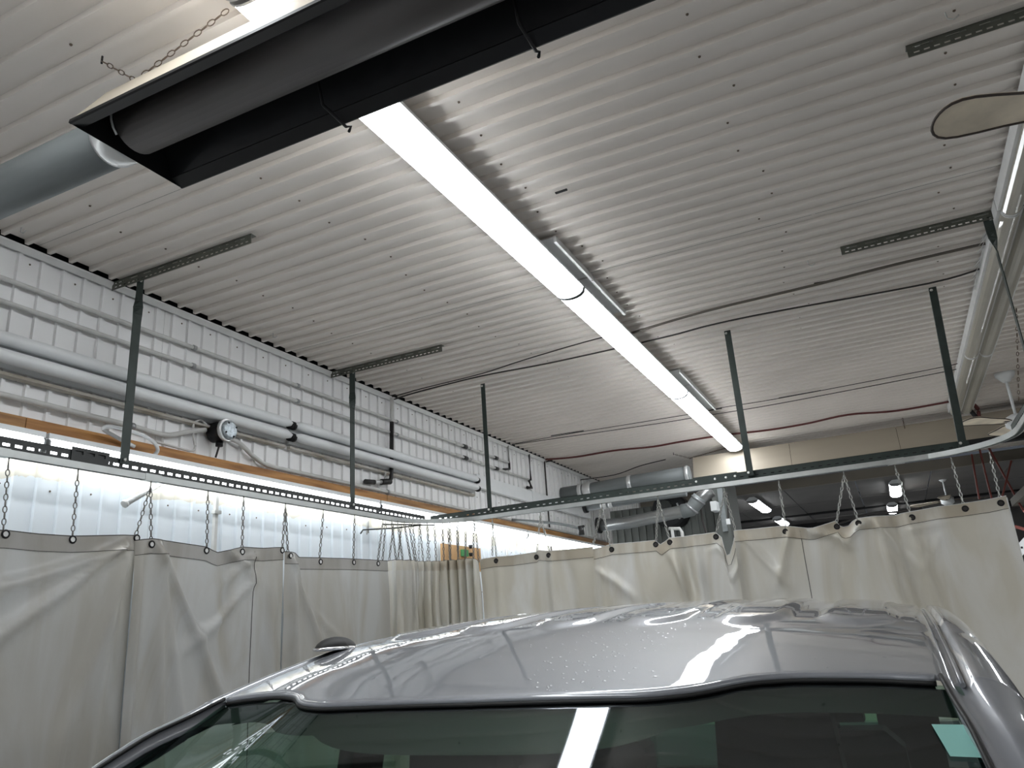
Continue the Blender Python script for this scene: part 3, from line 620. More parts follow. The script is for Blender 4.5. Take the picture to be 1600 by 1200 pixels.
# bunched curtain in the corner
A = ax(606, 878, RX); B = ay(747, 874, RY)
cpath = [(RX, A[1])]+[(RX, 2.49)]+arc(RX+.2, RY-.2, .2, PI, PI/2, 6)+[(B[0], RY)]
base = [W(a, b, .288) for a, b in cpath]; base = resample(base, .004)
sl = [0]
for a, b in zip(base, base[1:]): sl.append(sl[-1]+(b-a).length)
TL = sl[-1]; NP = 12; pts = []; random.seed(11)
phs = [random.uniform(-.25, .25) for _ in range(60)]; ams = [random.uniform(.6, 1.15) for _ in range(60)]
for i, p in enumerate(base):
    a, b = base[max(i-1, 0)], base[min(i+1, len(base)-1)]; d = (b-a).normalized(); nr = Vector((d.y, -d.x, 0))
    k = sl[i]/TL*NP; kk = int(k); tri = 2*abs(2*(k-kk)-1)-1; dy = d*(.022*math.sin(2*PI*k+1+phs[kk]*3))
    pts.append((p, nr, d, tri*ams[kk], k))
tb = thing('vinyl_curtain', base[len(base)//2]-Z1*(S*1.2), 'cream vinyl curtain bunched into tight pleats in the corner', 'curtain')
rows = []
for j in range(46):
    f = (j/45)**1.3; row = []
    for (p, nr, d, tr_, k) in pts:
        z = p.z+.0-(.03*max(0, -tr_)**2*(1 if f < .05 else 1)); zz = z+(CAMZ-S*.93-z)*f
        am = .11*(1+.25*noise.noise(Vector((k*1.3, f*3, 1))))
        lat = .035*noise.noise(Vector((int(k)*3.1, f*4, 5)))*min(1, f*6)+.02*math.sin(2*PI*k)
        row.append(Vector((p.x, p.y, zz))+nr*(am*tr_+.02*noise.noise(Vector((k*4, zz*3, 2))))+d*lat)
    rows.append(row)
MB().grid(rows).build('sheet', 'vinylb', tb)
hm = [[q+pts[i][1]*.003 for i, q in enumerate(r)] for r in rows[:1]]+[[q+pts[i][1]*.003-Z1*.05*jj for i, q in enumerate(rows[0])] for jj in (.5, 1, 1.5)]
MB().grid(hm).build('hem', 'hemb', tb)
MB().tube(rows[0], .0025, 5).build('top_edge', 'brown', tb)
cnt = 0
for kq in range(NP+1):
    for dk in (0.0, .5):
        k = kq+dk
        if k > NP: continue
        i = min(range(len(pts)), key=lambda q: abs(pts[q][4]-k)); c = rows[0][i]; top = pts[i][0].lerp(c, .55)
        if dk == .5 and kq % 3 == 1: continue
        curtain_chain('L', Vector((top.x, top.y, 0)), [c-Z1*.004], ORD[cnt]+' chain, counted from the left, of those on the bunched corner curtain', 'chains crowded over the bunched curtain'); cnt += 1
gb = 'cream vinyl curtains across the back'
G2 = GROM
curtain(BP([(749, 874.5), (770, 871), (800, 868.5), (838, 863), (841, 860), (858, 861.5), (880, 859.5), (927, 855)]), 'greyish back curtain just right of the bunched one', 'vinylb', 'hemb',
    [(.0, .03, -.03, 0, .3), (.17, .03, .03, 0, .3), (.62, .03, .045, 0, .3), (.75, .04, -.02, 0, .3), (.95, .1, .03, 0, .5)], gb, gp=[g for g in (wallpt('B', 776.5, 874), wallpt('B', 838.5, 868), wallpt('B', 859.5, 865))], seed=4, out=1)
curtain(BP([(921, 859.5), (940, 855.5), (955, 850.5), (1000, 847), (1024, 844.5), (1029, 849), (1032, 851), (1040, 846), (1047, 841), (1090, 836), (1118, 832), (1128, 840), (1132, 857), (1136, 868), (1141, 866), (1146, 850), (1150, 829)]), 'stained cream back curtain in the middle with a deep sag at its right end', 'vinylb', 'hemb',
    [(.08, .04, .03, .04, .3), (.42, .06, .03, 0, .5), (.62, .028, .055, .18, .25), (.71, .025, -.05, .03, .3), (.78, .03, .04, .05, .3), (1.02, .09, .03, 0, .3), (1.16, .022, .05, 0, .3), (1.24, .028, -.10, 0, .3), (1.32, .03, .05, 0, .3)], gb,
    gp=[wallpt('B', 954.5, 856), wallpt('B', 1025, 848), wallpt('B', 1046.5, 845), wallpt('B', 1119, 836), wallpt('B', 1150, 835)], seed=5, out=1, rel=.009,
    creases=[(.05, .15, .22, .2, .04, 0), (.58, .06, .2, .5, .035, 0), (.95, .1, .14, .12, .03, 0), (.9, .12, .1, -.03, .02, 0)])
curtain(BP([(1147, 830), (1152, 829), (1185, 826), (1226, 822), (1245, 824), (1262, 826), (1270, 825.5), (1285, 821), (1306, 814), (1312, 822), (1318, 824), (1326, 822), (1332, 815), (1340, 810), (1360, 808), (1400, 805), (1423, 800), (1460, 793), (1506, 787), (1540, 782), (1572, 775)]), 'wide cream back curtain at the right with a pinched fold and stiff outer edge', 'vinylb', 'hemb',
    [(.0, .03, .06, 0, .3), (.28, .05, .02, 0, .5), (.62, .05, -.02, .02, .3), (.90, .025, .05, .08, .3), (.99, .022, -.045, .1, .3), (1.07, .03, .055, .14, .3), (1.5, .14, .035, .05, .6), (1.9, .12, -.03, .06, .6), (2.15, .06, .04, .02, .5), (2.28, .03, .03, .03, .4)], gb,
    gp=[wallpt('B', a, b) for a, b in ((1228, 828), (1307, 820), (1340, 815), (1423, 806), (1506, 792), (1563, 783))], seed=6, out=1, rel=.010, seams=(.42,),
    creases=[(.05, .04, .22, .3, .03, 0), (.36, .04, -.12, .32, .03, 0), (.45, .0, .25, .12, .03, 0), (.85, .02, -.2, .1, .03, 0), (.9, .05, .16, .28, .04, 0), (1.05, .12, .22, -.03, .02, 0), (1.12, .35, .1, -.15, .02, 0)])
c0 = wallpt('B', 1572, 775); mb = MB(); mb.bar(c0+Vector((.0, -.008, -.01)), Vector((c0.x-.01, c0.y-.008, CAMZ-S*.93)), .006, .006); tag(mb.build('curtain_edge_cord', 'trim'), 'white cord down the outer edge of the right back curtain', 'cord')

# ------------------------------------------------------------------ tube heaters
def heater(yc, x0, x1, zl, label, near=True, hw=.1035, ht=.145):
    if near: ht = .092
    t = thing('tube_heater', W(x0, yc, zl), label, 'heater')
    k = S; prof = [(-hw*k, 0), (-hw*k*.86, .0), (-hw*k*.80, .10), (-hw*k*.50, ht*k), (hw*k*.50, ht*k), (hw*k*.80, .10), (hw*k*.86, 0), (hw*k, 0)]
    a, b = W(x0, yc, zl), W(x1, yc, zl)
    th = .004
    inner = [(-hw*k, 0), (-hw*k*.80, .018), (-hw*k*.42, ht*k-.01), (hw*k*.42, ht*k-.01), (hw*k*.80, .018), (hw*k, 0)]
    MB().ext(inner, a, b, Y1, Z1, closed=False).build('reflector_inside', 'heater', t)
    L_ = (b-a).length; ns = 3 if near else 4
    for q in range(ns):
        p0 = a+X1*(L_*q/ns); p1 = a+X1*(L_*(q+1)/ns-.004)
        outer = [(-hw*k-.002, .002), (-hw*k*.95, .03), (-hw*k*.50, ht*k), (hw*k*.50, ht*k), (hw*k*.95, .03), (hw*k+.002, .002)]
        MB().ext(outer, p0, p1, Y1, Z1, closed=False).build('outer_shell', 'alu', t)
    for sgn in (-1, 1):
        MB().ext([(sgn*hw*k, -.002), (sgn*(hw*k+.006), .0), (sgn*(hw*k+.004), .012), (sgn*(hw*k*.80), .020), (sgn*hw*k*.79, .014)], a, b, Y1, Z1).build('lip', 'black', t)
    MB().add([a+Y1*u+Z1*v for u, v in inner], [tuple(range(6))]).build('end_panel', 'black', t)
    if near:
        MB().tube([a+Z1*.085+X1*.045-Y1*.02, b+Z1*.085-Y1*.02], .086, 28).build('emitter_tube', 'tube', t)
        rg = [a+X1*.042+Z1*.085-Y1*.02+Vector((0, math.cos(q*PI/12)*.090, math.sin(q*PI/12)*.090)) for q in range(4, 16)]
        MB().tube(rg, .004, 6).build('collar_rim', 'galvb', t)
        for xx in (.70, 1.35):
            c = a+X1*xx*1.0
            MB().tube([c+Y1*(hw*k+.02)+Z1*(-.02), c+Y1*(hw*k+.03)+Z1*.005, c+Y1*(hw*k+.005)-Z1*.012, c+Y1*.1-Z1*.005, c+Y1*.08+Z1*.06], .005, 6).build('hanger_wire', 'black', t)
    else:
        MB().tube([a+Z1*.12+X1*.05, b+Z1*.12], .085, 16).build('emitter_tube', 'tube', t)
    return t
# near heater and its flue
YH = .722
h1 = heater(YH, -.985, .75, .77, 'long black tube heater with beige outer sides hanging at the top left')
cf = W(-.985, YH, .77)+Z1*.095
MB().tube([cf-X1*1.7, cf-X1*.02], .082, 28).build('flue_pipe', 'galv', h1)
MB().tube([cf-X1*.10, cf-X1*.085, cf-X1*.03, cf-X1*.015], [.084, .090, .090, .084], 28).build('flue_coupling', 'galvb', h1)
MB().bar(W(-.97, YH-.10, .775), W(-.93, YH-.052, .835), .012, .004).build('corner_brace', 'tube', h1)
def vchain(p0, p1, bot, label, me=LINKR, pitch=.028, drop=None):
    t = thing('suspension_chain', p0, label, 'chain', 'chains suspending the heaters')
    MB().tube([p0, p0-Z1*.03], .004, 6).build('hook', 'black', t)
    chain_between(t, p0-Z1*.02, bot, me, pitch); chain_between(t, p1-Z1*.005, bot, me, pitch)
    if drop is not None: chain_between(t, bot, drop, me, pitch)
p0 = W(*az(160, 88, .99)); p1 = W(*az(357, 13, .99)); bt = W(*ay(212, 126, .725))
vchain(p0, p1, bt, 'V-shaped chain from the ceiling to the left end of the near heater', drop=W(bt.x/S, YH, .770)+Z1*(.092*S))
# far heater
h2 = heater(4.77, -.985, 1.3, .806, 'long heater with beige outer sides hanging in the far bay', False)
q0 = W(*az(1052, 707, .99)); q1 = W(*az(1150, 695, .99)); bt2 = W(*ay(1078, 716, 4.75))
vchain(q0, q1, bt2, 'V-shaped chain above the left end of the far heater', LINKB, .03, drop=W(bt2.x/S, 4.75, .806)+Z1*(.145*S))
c = W(.20, 4.7, .99); t_ = thing('suspension_chain', c, 'short knotted chain above the middle of the far heater', 'chain', 'chains suspending the heaters'); chain_between(t_, c, c-Z1*.12, LINKB, .028)

# ------------------------------------------------------------------ far ductwork
def duct(pix, y, r, label, m='galv', couplings=(), cap=True, name='duct_pipe'):
    P = [W(*ay(a, b, y)) for a, b in pix]; t = thing(name, P[0], label, 'duct')
    MB().tube(P, r, 18).build('run', m, t)
    for f0, f1 in couplings:
        a = P[0].lerp(P[-1], f0); b = P[0].lerp(P[-1], f1)
        MB().tube([a, a.lerp(b, .15), a.lerp(b, .85), b], [r*1.02, r*1.12, r*1.12, r*1.02], 18).build('coupling', 'galvb', t)
    if cap: d = (P[1]-P[0]).normalized(); MB().tube([P[0]-d*.02, P[0]+d*.02], r*1.35, 18).build('flange', 'black', t)
    return t
duct([(872, 774), (930, 765), (1000, 752), (1078, 740)], 4.6, .092, 'grey duct with bright couplings ending at the far heater', couplings=((.17, .20), (.21, .27), (.55, .58), (.97, .995)))
duct([(915, 792), (1000, 778), (1072, 768)], 4.4, .055, 'slim grey pipe partly hidden behind the green rail', couplings=((.16, .22), (.24, .28)))
t = duct([(936, 821), (980, 817), (1060, 800), (1078, 797), (1085, 789), (1095, 777), (1112, 766)], 4.4, .070, 'shiny exhaust pipe with an elbow below the rail', m='exhaust', couplings=())
P = [W(*ay(a, b, 4.39)) for a, b in ((1066, 799), (1080, 796), (1087, 787), (1094, 777))]
MB().tube(P, .082, 16).build('elbow', 'galv', t)
MB().tube([P[1], P[1].lerp(P[2], .3)], .09, 16).build('seam_ring', 'lens_edge', t)
MB().tube([P[2].lerp(P[3], .5), P[2].lerp(P[3], .7)], .09, 16).build('seam_ring', 'lens_edge', t)
t = thing('blower', W(*ay(1045, 800, 4.82)), 'round black blower with a dark motor behind the exhaust pipe', 'blower')
c = W(*ay(1045, 797, 4.82))
MB().tube([c, c+Vector((.02, .20, 0))], .22, 24).build('housing', 'black', t)
MB().tube([c-Y1*.02, c+Y1*.01], .20, 24).build('rim', 'interior', t)
MB().tube([c+Vector((-.02, -.12, .03)), c+Vector((0, .02, .03))], .08, 14).build('motor', 'charcoal', t)
for q, (dx, dz) in enumerate(((-.12, .05), (-.08, -.04), (.02, .06), (.1, -.03), (.12, .07))):
    MB().bar(c+Vector((dx, -.03, dz)), c+Vector((dx+.03, -.03, dz-.10)), .02, .02).build('bracket', 'lens_edge', t)
t = thing('duct_box', W(-1.3, 4.9, .4), 'large grey sheet-metal housing hanging behind the blower', 'housing')
a, b = ay(905, 800, 4.95), ay(1110, 900, 4.95)
mb = MB(); mb.box(W(-1.62, 4.93, .40), W(-.905, 5.25, .72)); mb.build('body', 'sheetgrey', t)
for q in range(14): mb = MB(); mb.box(W(-1.60+q*.049, 4.918, .40), W(-1.585+q*.049, 4.93, .71)); mb.build('rib', 'sheetgrey', t)
t = thing('grey_cabinet', W(-.66, 4.9, .2), 'tall grey-green cabinet column behind the sag of the back curtain', 'cabinet')
a = ay(1110, 762, 4.7); b = ay(1152, 860, 4.7)
mb = MB(); mb.box(W(a[0], 4.7, b[2]-.3), W(b[0]-.02, 5.1, .80)); mb.build('body', 'sheetgrey', t)
a2 = ay(1121, 770, 4.69); b2 = ay(1138, 830, 4.69); mb = MB(); mb.box(W(a2[0], 4.685, b2[2]), W(b2[0], 4.70, .77)); mb.build('pale_panel', 'galv', t)
a2 = ay(1104, 786, 4.5); mb = MB(); mb.box(W(a2[0], 4.6, a2[2]-.035), W(a2[0]+.035, 4.7, a2[2]+.02)); mb.build('switch', 'white', t)
pipe('cabinet_cable', [W(*ay(p, q, 4.5)) for p, q in ((1095, 793), (1098, 815), (1104, 835), (1106, 850))], .012, 'cable', 'black cable hanging left of the grey-green cabinet', 'cable')
pipe('cabinet_cable', [W(*ay(p, q, 4.4)) for p, q in ((1136, 770), (1137, 790), (1138, 812))], .010, 'cable', 'black cable with a white plug above the curtain sag', 'cable')
t_ = bpy.data.objects['cabinet_cable.001']; mb = MB(); c = W(*ay(1138, 815, 4.4)); mb.box(c-Vector((.02, .02, .03)), c+Vector((.02, .02, .03))); mb.build('plug', 'white', t_)
t = thing('pipe_frame', W(*ay(1060, 830, 4.3)), 'white pipe frame standing behind the back curtain', 'frame')
qx = ay(1062, 826, 4.3); MB().tube([W(*ay(1045, 826, 4.3)), W(*qx), W(qx[0]+.01, 4.3, qx[2]-.02), W(qx[0]+.012, 4.3, FL)], .018, 8).build('run', 'pipe', t)
qx = ay(1050, 826, 4.3); MB().tube([W(*qx), W(qx[0], 4.3, FL)], .018, 8).build('run', 'pipe', t)
pipe('side_pipe', [W(*ay(a, b, 3.7)) for a, b in ((800, 812), (870, 818), (908, 826))], .014, 'galv', 'thin pipe standing off the wall above the far lit lamp', 'pipe')
t = thing('wall_valve', W(*ay(908, 828, 3.7)), 'small black valve at the end of the thin pipe', 'valve')
MB().tube([W(*ay(907, 822, 3.7)), W(*ay(909, 836, 3.7))], .03, 10).build('body', 'blk_pipe', t); MB().bar(W(*ay(905, 824, 3.7)), W(*ay(913, 822, 3.7)), .02, .02).build('handle', 'blk_pipe', t)

# ------------------------------------------------------------------ far bay lamps, pipes, steel
for k, (x, y0, y1) in enumerate(((-.985, 6.9, 7.70), (-.99, 8.5, 9.1), (.14, 6.95, 7.70), (.10, 8.45, 9.1))):
    strip_lamp(x, y0, y1, .945, ['small lit lamp in the far bay, upper of the left pair', 'small lit lamp in the far bay, lower of the left pair', 'small lit lamp in the far bay, upper of the right pair', 'small lit lamp in the far bay, lower of the right pair'][k], 'lit lamps in the far bay', True, .2, name='strip_lamp')
pipe('far_pipe', [W(*ay(a, b, 8.2)) for a, b in ((1120, 808), (1200, 797), (1560, 747), (1700, 727))], .028, 'pipe', 'grey pipe crossing the far bay above the curtains', 'pipe')
pipe('far_pipe', [W(*ay(a, b, 8.1)) for a, b in ((1120, 800), (1200, 789), (1560, 739), (1700, 719))], .028, 'black', 'black pipe crossing the far bay above the grey pipe', 'pipe')
pipe('far_cable', [W(*ay(a, b, 8.0)) for a, b in ((1300, 822), (1360, 803), (1400, 800), (1440, 793))], .02, 'cable', 'dark cable sagging across the far bay near the curtain top', 'cable')
for k, (a, b, c_, d) in enumerate(((1545, 640+60, 1600, 800), (1530, 700, 1552, 790), (1580, 720, 1560, 800), (1518, 710, 1530, 780))):
    yq = (6.2, 6.2, 6.0, 6.2)[k]; p, q = W(*ay(a, b, yq)), W(*ay(c_, d, yq)); mb = MB(); mb.bar(p, q, .06, .02)
    tag(mb.build('red_steel_bar', 'redsteel'), ['dark red steel brace slanting behind the rail at the right', 'dark red steel upright behind the right end of the curtain', 'dark red steel brace leaning left at the right edge', 'thin dark red rod left of the red upright'][k], 'steel bar', 'dark red steelwork in the far bay')
# reds and white truss right of the curtain edge
p, q = W(*ay(1582, 822, 5.0)), W(*ay(1640, 838, 5.0)); mb = MB(); mb.bar(p, q, .04, .03); tag(mb.build('red_steel_bar', 'redsteel'), 'red steel brace right of the curtain edge below the bright lamp', 'steel bar', 'dark red steelwork in the far bay')
p, q = W(*ay(1575, 880, 4.2)), W(*ay(1625, 825, 4.2)); t = thing('perforated_arm', p, 'white perforated arm slanting up right of the curtain edge', 'arm')
MB().bar(p, q, .012, .085).build('plate', 'white', t)
MB().bar(p+Y1*.03+Z1*.02, Vector((p.x, p.y+.03, CAMZ+S*FL)), .06, .06, X1).build('upright', 'bg_beam', t)
for i in range(8):
    c = p.lerp(q, (i+1)/9); MB().tube([c-Y1*.008-X1*.003, c-Y1*.010-X1*.004], .010, 8).build('hole', 'black', t)
strip_lamp(.93, 3.2, 6.3, .55, 'bright lit lamp cut by the right edge beside the curtain', None, True, .26)
MB_ = MB(); MB_.box(W(.82, 3.0, .61), W(1.5, 6.4, .66)); tag(MB_.build('lamp_shelf', 'bg_beam'), 'dark ledge above the bright lamp at the right edge', 'ledge')

# ------------------------------------------------------------------ ceiling fans
def fan(x, y, zh, a0, label, nb=3, bl=.335, canopy=True, wd=.098):
    t = thing('ceiling_fan', W(x, y, zh), label, 'fan', 'ceiling fans on the right')
    if canopy:
        MB().tube([W(x, y, 1.0), W(x, y, .985), W(x, y, .955)], [.085, .082, .03], 16).build('canopy', 'white', t)
        MB().tube([W(x, y, .96), W(x, y, zh+.03)], .013, 8).build('downrod', 'white', t)
    MB().tube([W(x, y, zh+.035), W(x, y, zh+.02), W(x, y, zh-.02), W(x, y, zh-.04)], [.04, .10, .10, .05], 18).build('motor', 'white', t)
    for k in range(nb):
        a = a0+2*PI*k/nb; d = Vector((math.cos(a), math.sin(a), 0)); n = Vector((-d.y, d.x, 0)); c = W(x, y, zh)
        n2 = (n+Z1*.12).normalized()
        L = bl*S; prof = [(.10, .25), (.16, .30), (.22, .45), (.35, .68), (.50, .74), (.62, .80), (.74, .93), (.84, 1.0), (.90, .97), (.945, .84), (.972, .66), (.99, .42), (.998, .2), (1.0, 0)]
        up_ = [c+d*(L*f)+n2*(wd*S/2*w_) for f, w_ in prof]; lo = [c+d*(L*f)-n2*(wd*S/2*w_) for f, w_ in prof]
        loop = up_+lo[::-1][1:]
        b_ = MB(); m = len(loop); b_.add(loop+[q+Z1*.008 for q in loop], [tuple(range(m)), tuple(range(m, 2*m))[::-1]]+[(i, (i+1) % m, m+(i+1) % m, m+i) for i in range(m)]); b_.build('blade', 'fanblade', t)
        MB().tube(loop+[loop[0]], .005, 6).build('blade_edge', 'fanrim', t)
        MB().bar(c+d*.08, c+d*(L*.25), .03, .006).build('blade_arm', 'fanrim', t)
fan(.533, 1.465, .80, PI+.26, 'near ceiling fan, only one tan blade reaching into view at the right')
fan(.632, 4.10, .765, -.35, 'ceiling fan with white canopy and rod right of the unlit lamps', nb=3, bl=.30, wd=.1)
fan(.50, 7.3, .80, .4, 'farthest ceiling fan, its white cup and rod above the curtain')
# hanging chain and cable on the right
c = W(*az(1588, 480, .99)); t_ = thing('hanging_chain', c, 'long chain hanging beside the far fan at the right edge', 'chain'); chain_between(t_, c, W(*ay(1592, 628, c.y/S)), LINKB, .045)
pipe('black_conduit', [W(*ay(a, b, 4.6)) for a, b in ((1512, 627), (1520, 631), (1528, 640), (1530, 655))], .02, 'hose', 'dark hose curling down behind the unlit lamps', 'hose')
pipe('black_conduit', [W(*ay(a, b, 4.6)) for a, b in ((1512, 637), (1522, 648), (1532, 661))], .022, 'black', 'short black strut under the unlit lamps', 'strut')
mb = MB(); mb.box(W(.46, 4.85, .90), W(1.6, 4.9, .955)); tag(mb.build('dark_header', 'bg_beam'), 'dark header beam behind the far ceiling fan', 'beam')

# ------------------------------------------------------------------ pickup truck
CX = -.70
truck = thing('pickup_truck', (CX, 2.2, 0), 'silver pickup truck with a wet ribbed roof and dark windscreen in the bay', 'truck')
def ip(tab, x):
    if x <= tab[0][0]: return tab[0][1]
    for (a, va), (b, vb) in zip(tab, tab[1:]):
        if x <= b:
            f = (x-a)/(b-a); f = f*f*(3-2*f) if False else f; return va+(vb-va)*f
    return tab[-1][1]
PROF = [(1.0, -.20), (1.2, -.142), (1.3, -.115), (1.4, -.094), (1.5, -.073), (1.6, -.053), (1.8, -.019), (2.0, .008), (2.2, .028), (2.4, .042), (2.6, .051), (2.8, .056), (3.0, .057), (3.15, .052), (3.25, .040)]
def prof(y):   # smooth
    return (ip(PROF, y-.06)+2*ip(PROF, y)+ip(PROF, y+.06))/4
def zroof(xr, y):
    k = min(1, max(0, (y-1.2)/1.2)); tl = min(1, max(0, (y-1.38)/.5)); return prof(y)-(.012+.024*k)*(abs(xr)/.75)**2.4-.028*tl*xr
HD = [(0, 1.33), (.34, 1.335), (.42, 1.36), (.48, 1.415), (.55, 1.437), (.66, 1.437), (.76, 1.42), (.90, 1.38)]
def yh(xr): a = abs(xr+.05*(1-min(1, abs(xr)/.75)**3)); return (ip(HD, a-.02)+ip(HD, a)+ip(HD, a+.02))/3
def T(xr, y, dz): return Vector((CX+xr, y, CAMZ+dz))
def ribh(xr, y):
    h = 0
    for c in (-.60, -.36, -.12, .12, .36, .60):
        d = abs(xr-c)/.085; st = 1.93+.10*min(1, d)**2
        if y > st: h += .010*max(0, min(1, (1.0-d)/.22))*min(1, (y-st)/.05)
    return h
cols = [i*.0125 for i in range(-59, 60)]
cols = [c for c in cols if abs(c) <= .735]
side = [(.742, -.002), (.748, -.014), (.752, -.016), (.770, -.018), (.776, -.006), (.785, -.004), (.80, -.008), (.815, -.016), (.828, -.027), (.838, -.042), (.845, -.060), (.850, -.085)]
allc = [(-a, d) for a, d in side[::-1]]+[(c, 0) for c in cols]+side
ysr = [0, .004, .012, .03, .06]+[.09+.91*i/90 for i in range(91)]
rows = []
for f in ysr:
    row = []
    for c, d in allc:
        e = math.copysign(min(abs(c), .735), c); y0 = yh(c) if abs(c) < .74 else 1.42; y = y0+(3.22-y0)*f
        z = zroof(e, y)+d+ribh(c, y) - (.006*(1-f/.004) if f < .004 else 0) - (.05*((y-3.12)/.1)**2 if y > 3.12 else 0)
        row.append(T(c, y, z))
    rows.append(row)
MB().grid(rows).build('roof', 'paint', truck)
MB().tube([T(c, yh(c)+.002, zroof(c, yh(c))-.005) for c in cols], .0075, 8).build('header_edge', 'paint', truck)
MB().tube([T(c, yh(c)-.004, zroof(c, yh(c))-.011) for c in cols], .004, 8).build('windscreen_seal', 'rubber', truck)
for sg in (-1, 1):
    MB().tube([T(sg*.760, 1.42+(3.1-1.42)*i/30, zroof(sg*.735, 1.42+(3.1-1.42)*i/30)-.013) for i in range(31)], .004, 6).build('ditch_strip', 'paint', truck)
# A pillars and side structure
APZ = [(.45, -.58), (.6, -.49), (.75, -.40), (.9, -.318), (1.05, -.240), (1.15, -.193), (1.25, -.152)]
for sg in (-1, 1):
    ztop = zroof(sg*.735, 1.42); tab = APZ+[(1.34, ztop-.026), (1.43, ztop+.001)]; rows = []
    for i in range(31):
        y = .45+(1.43-.45)*i/30; zc_ = ip(tab, y); sh = .035*(1.43-y); k = min(1, (1.43-y)/.5)
        rw = [T(sg*(.735+.03*k+sh), y-.012*k, zc_-.030), T(sg*(.735+.03*k+sh), y-.004*k, zc_-.004*k)]
        rw += [T(sg*(c+(.03*k*(1-(c-.742)/.108))+sh), y+.10*k*((c-.742)/.108)**2, zc_+(d if d < -.019 or c > .77 else d*(1-k))-.0*k) for c, d in side]
        rows.append(rw)
    MB().grid(rows).build('windscreen_pillar', 'paint', truck)
    MB().tube([r[1]+Vector((-sg*.002, -.006, .001)) for r in rows], .004, 6).build('pillar_trim', 'rubber', truck)
def ws(xr, t):   # windscreen surface, t 0 top to 1 bottom
    a = Vector((xr, yh(xr)-.003, zroof(xr, yh(xr))-.013)); q = xr/.75
    b = Vector((xr*1.14, .50-.14*(1-q*q), -.60)); p = a.lerp(b, t); p.z += .02*math.sin(PI*min(1, t))*(1-.2*q*q)
    return T(p.x, p.y, p.z)
XS = [-.756+1.512*i/40 for i in range(41)]
MB().grid([[ws(x, j/24) for x in XS] for j in range(25)]).build('windscreen', 'glass', truck)
def frit(ts, xs): return MB().grid([[ws(x, t)+Vector((0, .004, -.008)) for x in xs] for t in ts])
bh = lambda x: .075+.06*max(0, 1-(abs(x)/.34)**4)
MB().grid([[ws(x, bh(x)*j/4)+Vector((0, .003, -.006)) for x in XS] for j in range(5)]).build('shade_band', 'rubber', truck)
for sg in (-1, 1):
    MB().grid([[ws(sg*(.740+.016*j/2), t/20)+Vector((0, .003, -.006)) for j in range(3)] for t in range(21)]).build('edge_band', 'rubber', truck)
# decal behind the glass (right) 
st = [ws(.66, .20), ws(.72, .20), ws(.735, .33), ws(.675, .33)]
# interior
MB().grid([[T(x*.96, yh(x)+.02+(3.05-yh(x))*j/10, zroof(x, yh(x)+(3.1-yh(x))*j/10)-.055) for x in XS] for j in range(11)]).build('headliner', 'liner', truck)
for sg in (-1, 1):
    x = sg*.80
    for (ya, yb) in ((1.98, 2.14), (3.00, 3.2)): mb = MB(); mb.add([T(x, ya, -.10), T(x, yb, -.10), T(sg*.90, yb, -.60), T(sg*.90, ya, -.60), T(x-sg*.05, ya, -.10), T(x-sg*.05, yb, -.10), T(sg*.85, yb, -.60), T(sg*.85, ya, -.60)], [(0, 1, 2, 3), (4, 5, 6, 7), (0, 3, 7, 4), (1, 2, 6, 5)]); mb.build('cab_pillar', 'interior', truck)
for sg in (-1, 1):
    for (ya, yb) in ((1.2, 1.98), (2.14, 3.0)):
        yt = max(ya, 1.45); mb = MB(); mb.add([T(sg*.79, yt+(.15 if ya < 1.5 else 0), -.20), T(sg*.79, yb, -.20), T(sg*.92, yb, -.60), T(sg*.92, ya-.35 if ya < 1.5 else ya, -.60)], [(0, 1, 2, 3)]); mb.build('side_window', 'sideglass', truck)
    mb = MB()
    mb.add([T(sg*.93, .3, -.60), T(sg*.93, 3.2, -.60), T(sg*.99, 3.2, -.85), T(sg*.99, .3, -.85), T(sg*.97, 3.2, -1.45), T(sg*.97, .3, -1.45), T(sg*.86, .3, -.60), T(sg*.86, 3.2, -.60)], [(0, 1, 2, 3), (3, 2, 4, 5), (0, 6, 7, 1)]); mb.build('door_side', 'paint', truck)
mb = MB(); w_ = .74
for (xa, xb, za, zb2) in ((-w_, -.55, -.60, -.08), (.55, w_, -.60, -.08), (-w_, w_, -.16, -.02), (-.86, .86, -1.2, -.52)): mb.box(T(xa, 3.14, za), T(xb, 3.18, zb2))
mb.build('cab_rear_wall', 'interior', truck)
mb = MB(); mb.box(T(-.55, 3.15, -.52), T(.55, 3.16, -.16)); mb.build('rear_window', 'sideglass', truck)
mb = MB(); mb.box(T(-.85, .55, -.85), T(.85, .95, -.62)); mb.build('dashboard', 'interior', truck)
for sx in (-.40, .40):
    for yy in (1.85, 2.75):
        mb = MB(); mb.ext([(-.25, 0), (.25, 0), (.23, .55), (.18, .60), (-.18, .60), (-.23, .55)], T(sx, yy, -.95), T(sx, yy+.12, -.95), X1, Z1); mb.build('seat_back', 'interior', truck)
        mb = MB(); mb.ext([(-.13, 0), (.13, 0), (.12, .14), (.08, .17), (-.08, .17), (-.12, .14)], T(sx, yy+.02, -.33), T(sx, yy+.11, -.33), X1, Z1); mb.build('headrest', 'interior', truck)
        for q in (-.05, .05): MB().tube([T(sx+q, yy+.06, -.36), T(sx+q, yy+.06, -.30)], .006, 6).build('headrest_stem', 'chrome', truck)
mb = MB(); mb.ext([(-.13, -.035), (.13, -.035), (.14, 0), (.13, .035), (-.13, .035), (-.14, 0)], T(-.02, 1.10, -.245), T(-.02, 1.125, -.245), X1, Z1); mb.build('rear_mirror', 'interior', truck)
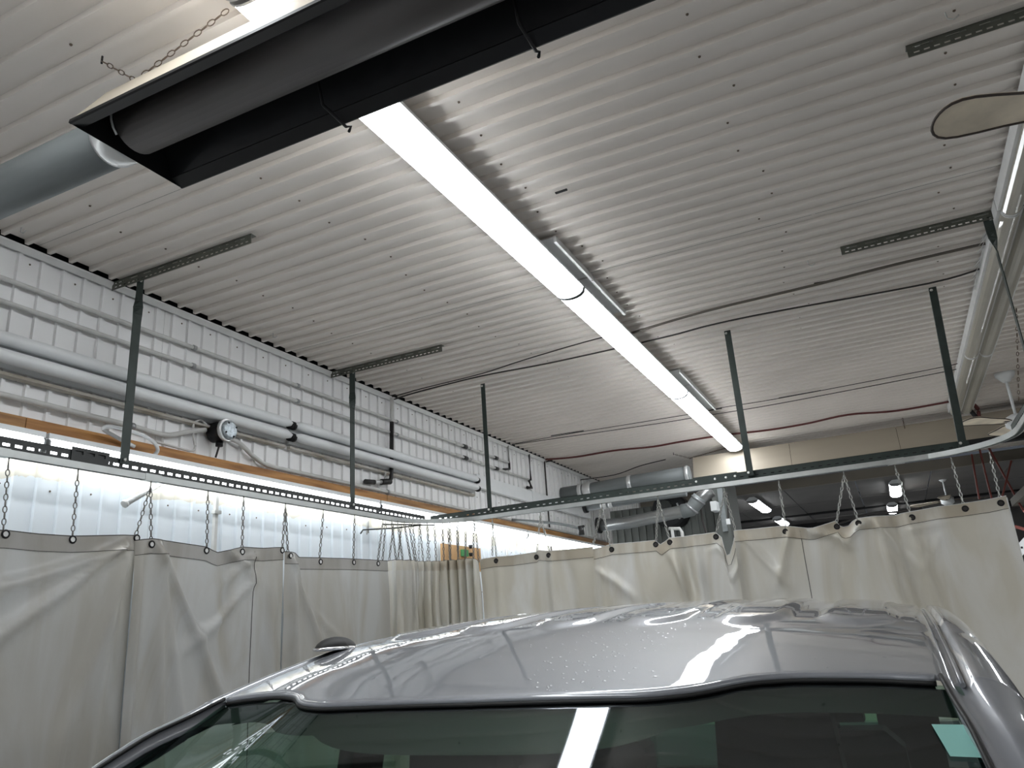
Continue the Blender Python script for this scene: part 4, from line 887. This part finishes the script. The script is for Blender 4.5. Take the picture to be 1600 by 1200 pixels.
# decal patch inside the windscreen
dc = [(.695, .110), (.737, .106), (.740, .178), (.702, .180)]
def dq(u, v):
    a = Vector((dc[0][0], dc[0][1])).lerp(Vector(dc[1]), u); b = Vector(dc[3]).lerp(Vector(dc[2]), u); c = a.lerp(b, v); return ws(c.x, c.y)+Vector((0, -.0015, .003))
MB().grid([[dq(i/4, j/4) for i in range(5)] for j in range(5)]).build('teal_decal', 'sticker', truck)
# roof marker at the left edge
rm = T(-.76, 1.86, zroof(-.73, 1.86)+.012)
mb = MB(); rws = []
for j in range(7):
    a = j/6*PI/2; rws.append([rm+Vector((math.cos(t*PI/10)*.040*math.cos(a)+.0, math.sin(t*PI/10)*.08*math.cos(a), math.sin(a)*.034-.010)) for t in range(21)])
mb.grid(rws).build('roof_marker', 'rubber', truck)
MB().tube([q+Z1*.002 for q in rws[0]], .005, 6).build('marker_bezel', 'chrome', truck)
# hood, fenders, bed, wheels (mostly out of view)
rows = []
for j in range(13):
    y = .45-1.35*j/12; rows.append([T(x, y-.1*(1-(x/.9)**2), -.60-.10*(j/12)**2-.04*(abs(x)/.9)**3-(.2 if j == 12 else 0)) for x in [-.93+1.86*i/16 for i in range(17)]])
MB().grid(rows).build('hood', 'paint', truck)
for sg in (-1, 1):
    mb = MB(); mb.add([T(sg*.93, .30, -.64), T(sg*.93, -.95, -.76), T(sg*1.0, -.95, -1.0), T(sg*1.0, .30, -.9), T(sg*.98, -.95, -1.45), T(sg*.98, .30, -1.45)], [(0, 1, 2, 3), (3, 2, 4, 5)]); mb.build('fender', 'paint', truck)
    mb = MB(); mb.box(T(sg*.86, 3.25, -1.45), T(sg*.98, 5.25, -.62)); mb.build('bed_side', 'paint', truck)
    for yy in (-.35, 4.25):
        MB().tube([T(sg*.70, yy, -1.55), T(sg*.95, yy, -1.55)], .39, 24).build('wheel', 'tyre', truck)
        MB().tube([T(sg*.94, yy, -1.55), T(sg*.96, yy, -1.55)], .24, 20).build('hub_cap', 'chrome', truck)
mb = MB(); mb.box(T(-.9, -1.02, -1.5), T(.9, -.92, -.85)); mb.build('grille', 'chrome', truck)
mb = MB(); mb.box(T(-.9, 5.20, -1.4), T(.9, 5.27, -.62)); mb.build('tailgate', 'paint', truck)
mb = MB(); mb.box(T(-.86, .3, -1.6), T(.86, 5.2, -1.40)); mb.build('floor_pan', 'interior', truck)
random.seed(9)
mb = MB()
for q in range(260):
    if q < 160: x, y = random.gauss(.12, .09), random.uniform(1.35, 1.95)
    else: x, y = random.uniform(-.7, .7), random.uniform(1.35, 2.3)
    if y < yh(x)+.02 or abs(x) > .7: continue
    p = T(x, y, zroof(x, y)+ribh(x, y)); r = random.uniform(.0015, .004)
    vs = [p+Vector((math.cos(t*PI/4)*r, math.sin(t*PI/4)*r*1.2, 0)) for t in range(8)]+[p+Z1*r*.5]
    mb.add(vs, [(t, (t+1) % 8, 8) for t in range(8)], True)
o = mb.build('water_drops', 'paint', truck); o['kind'] = 'stuff'
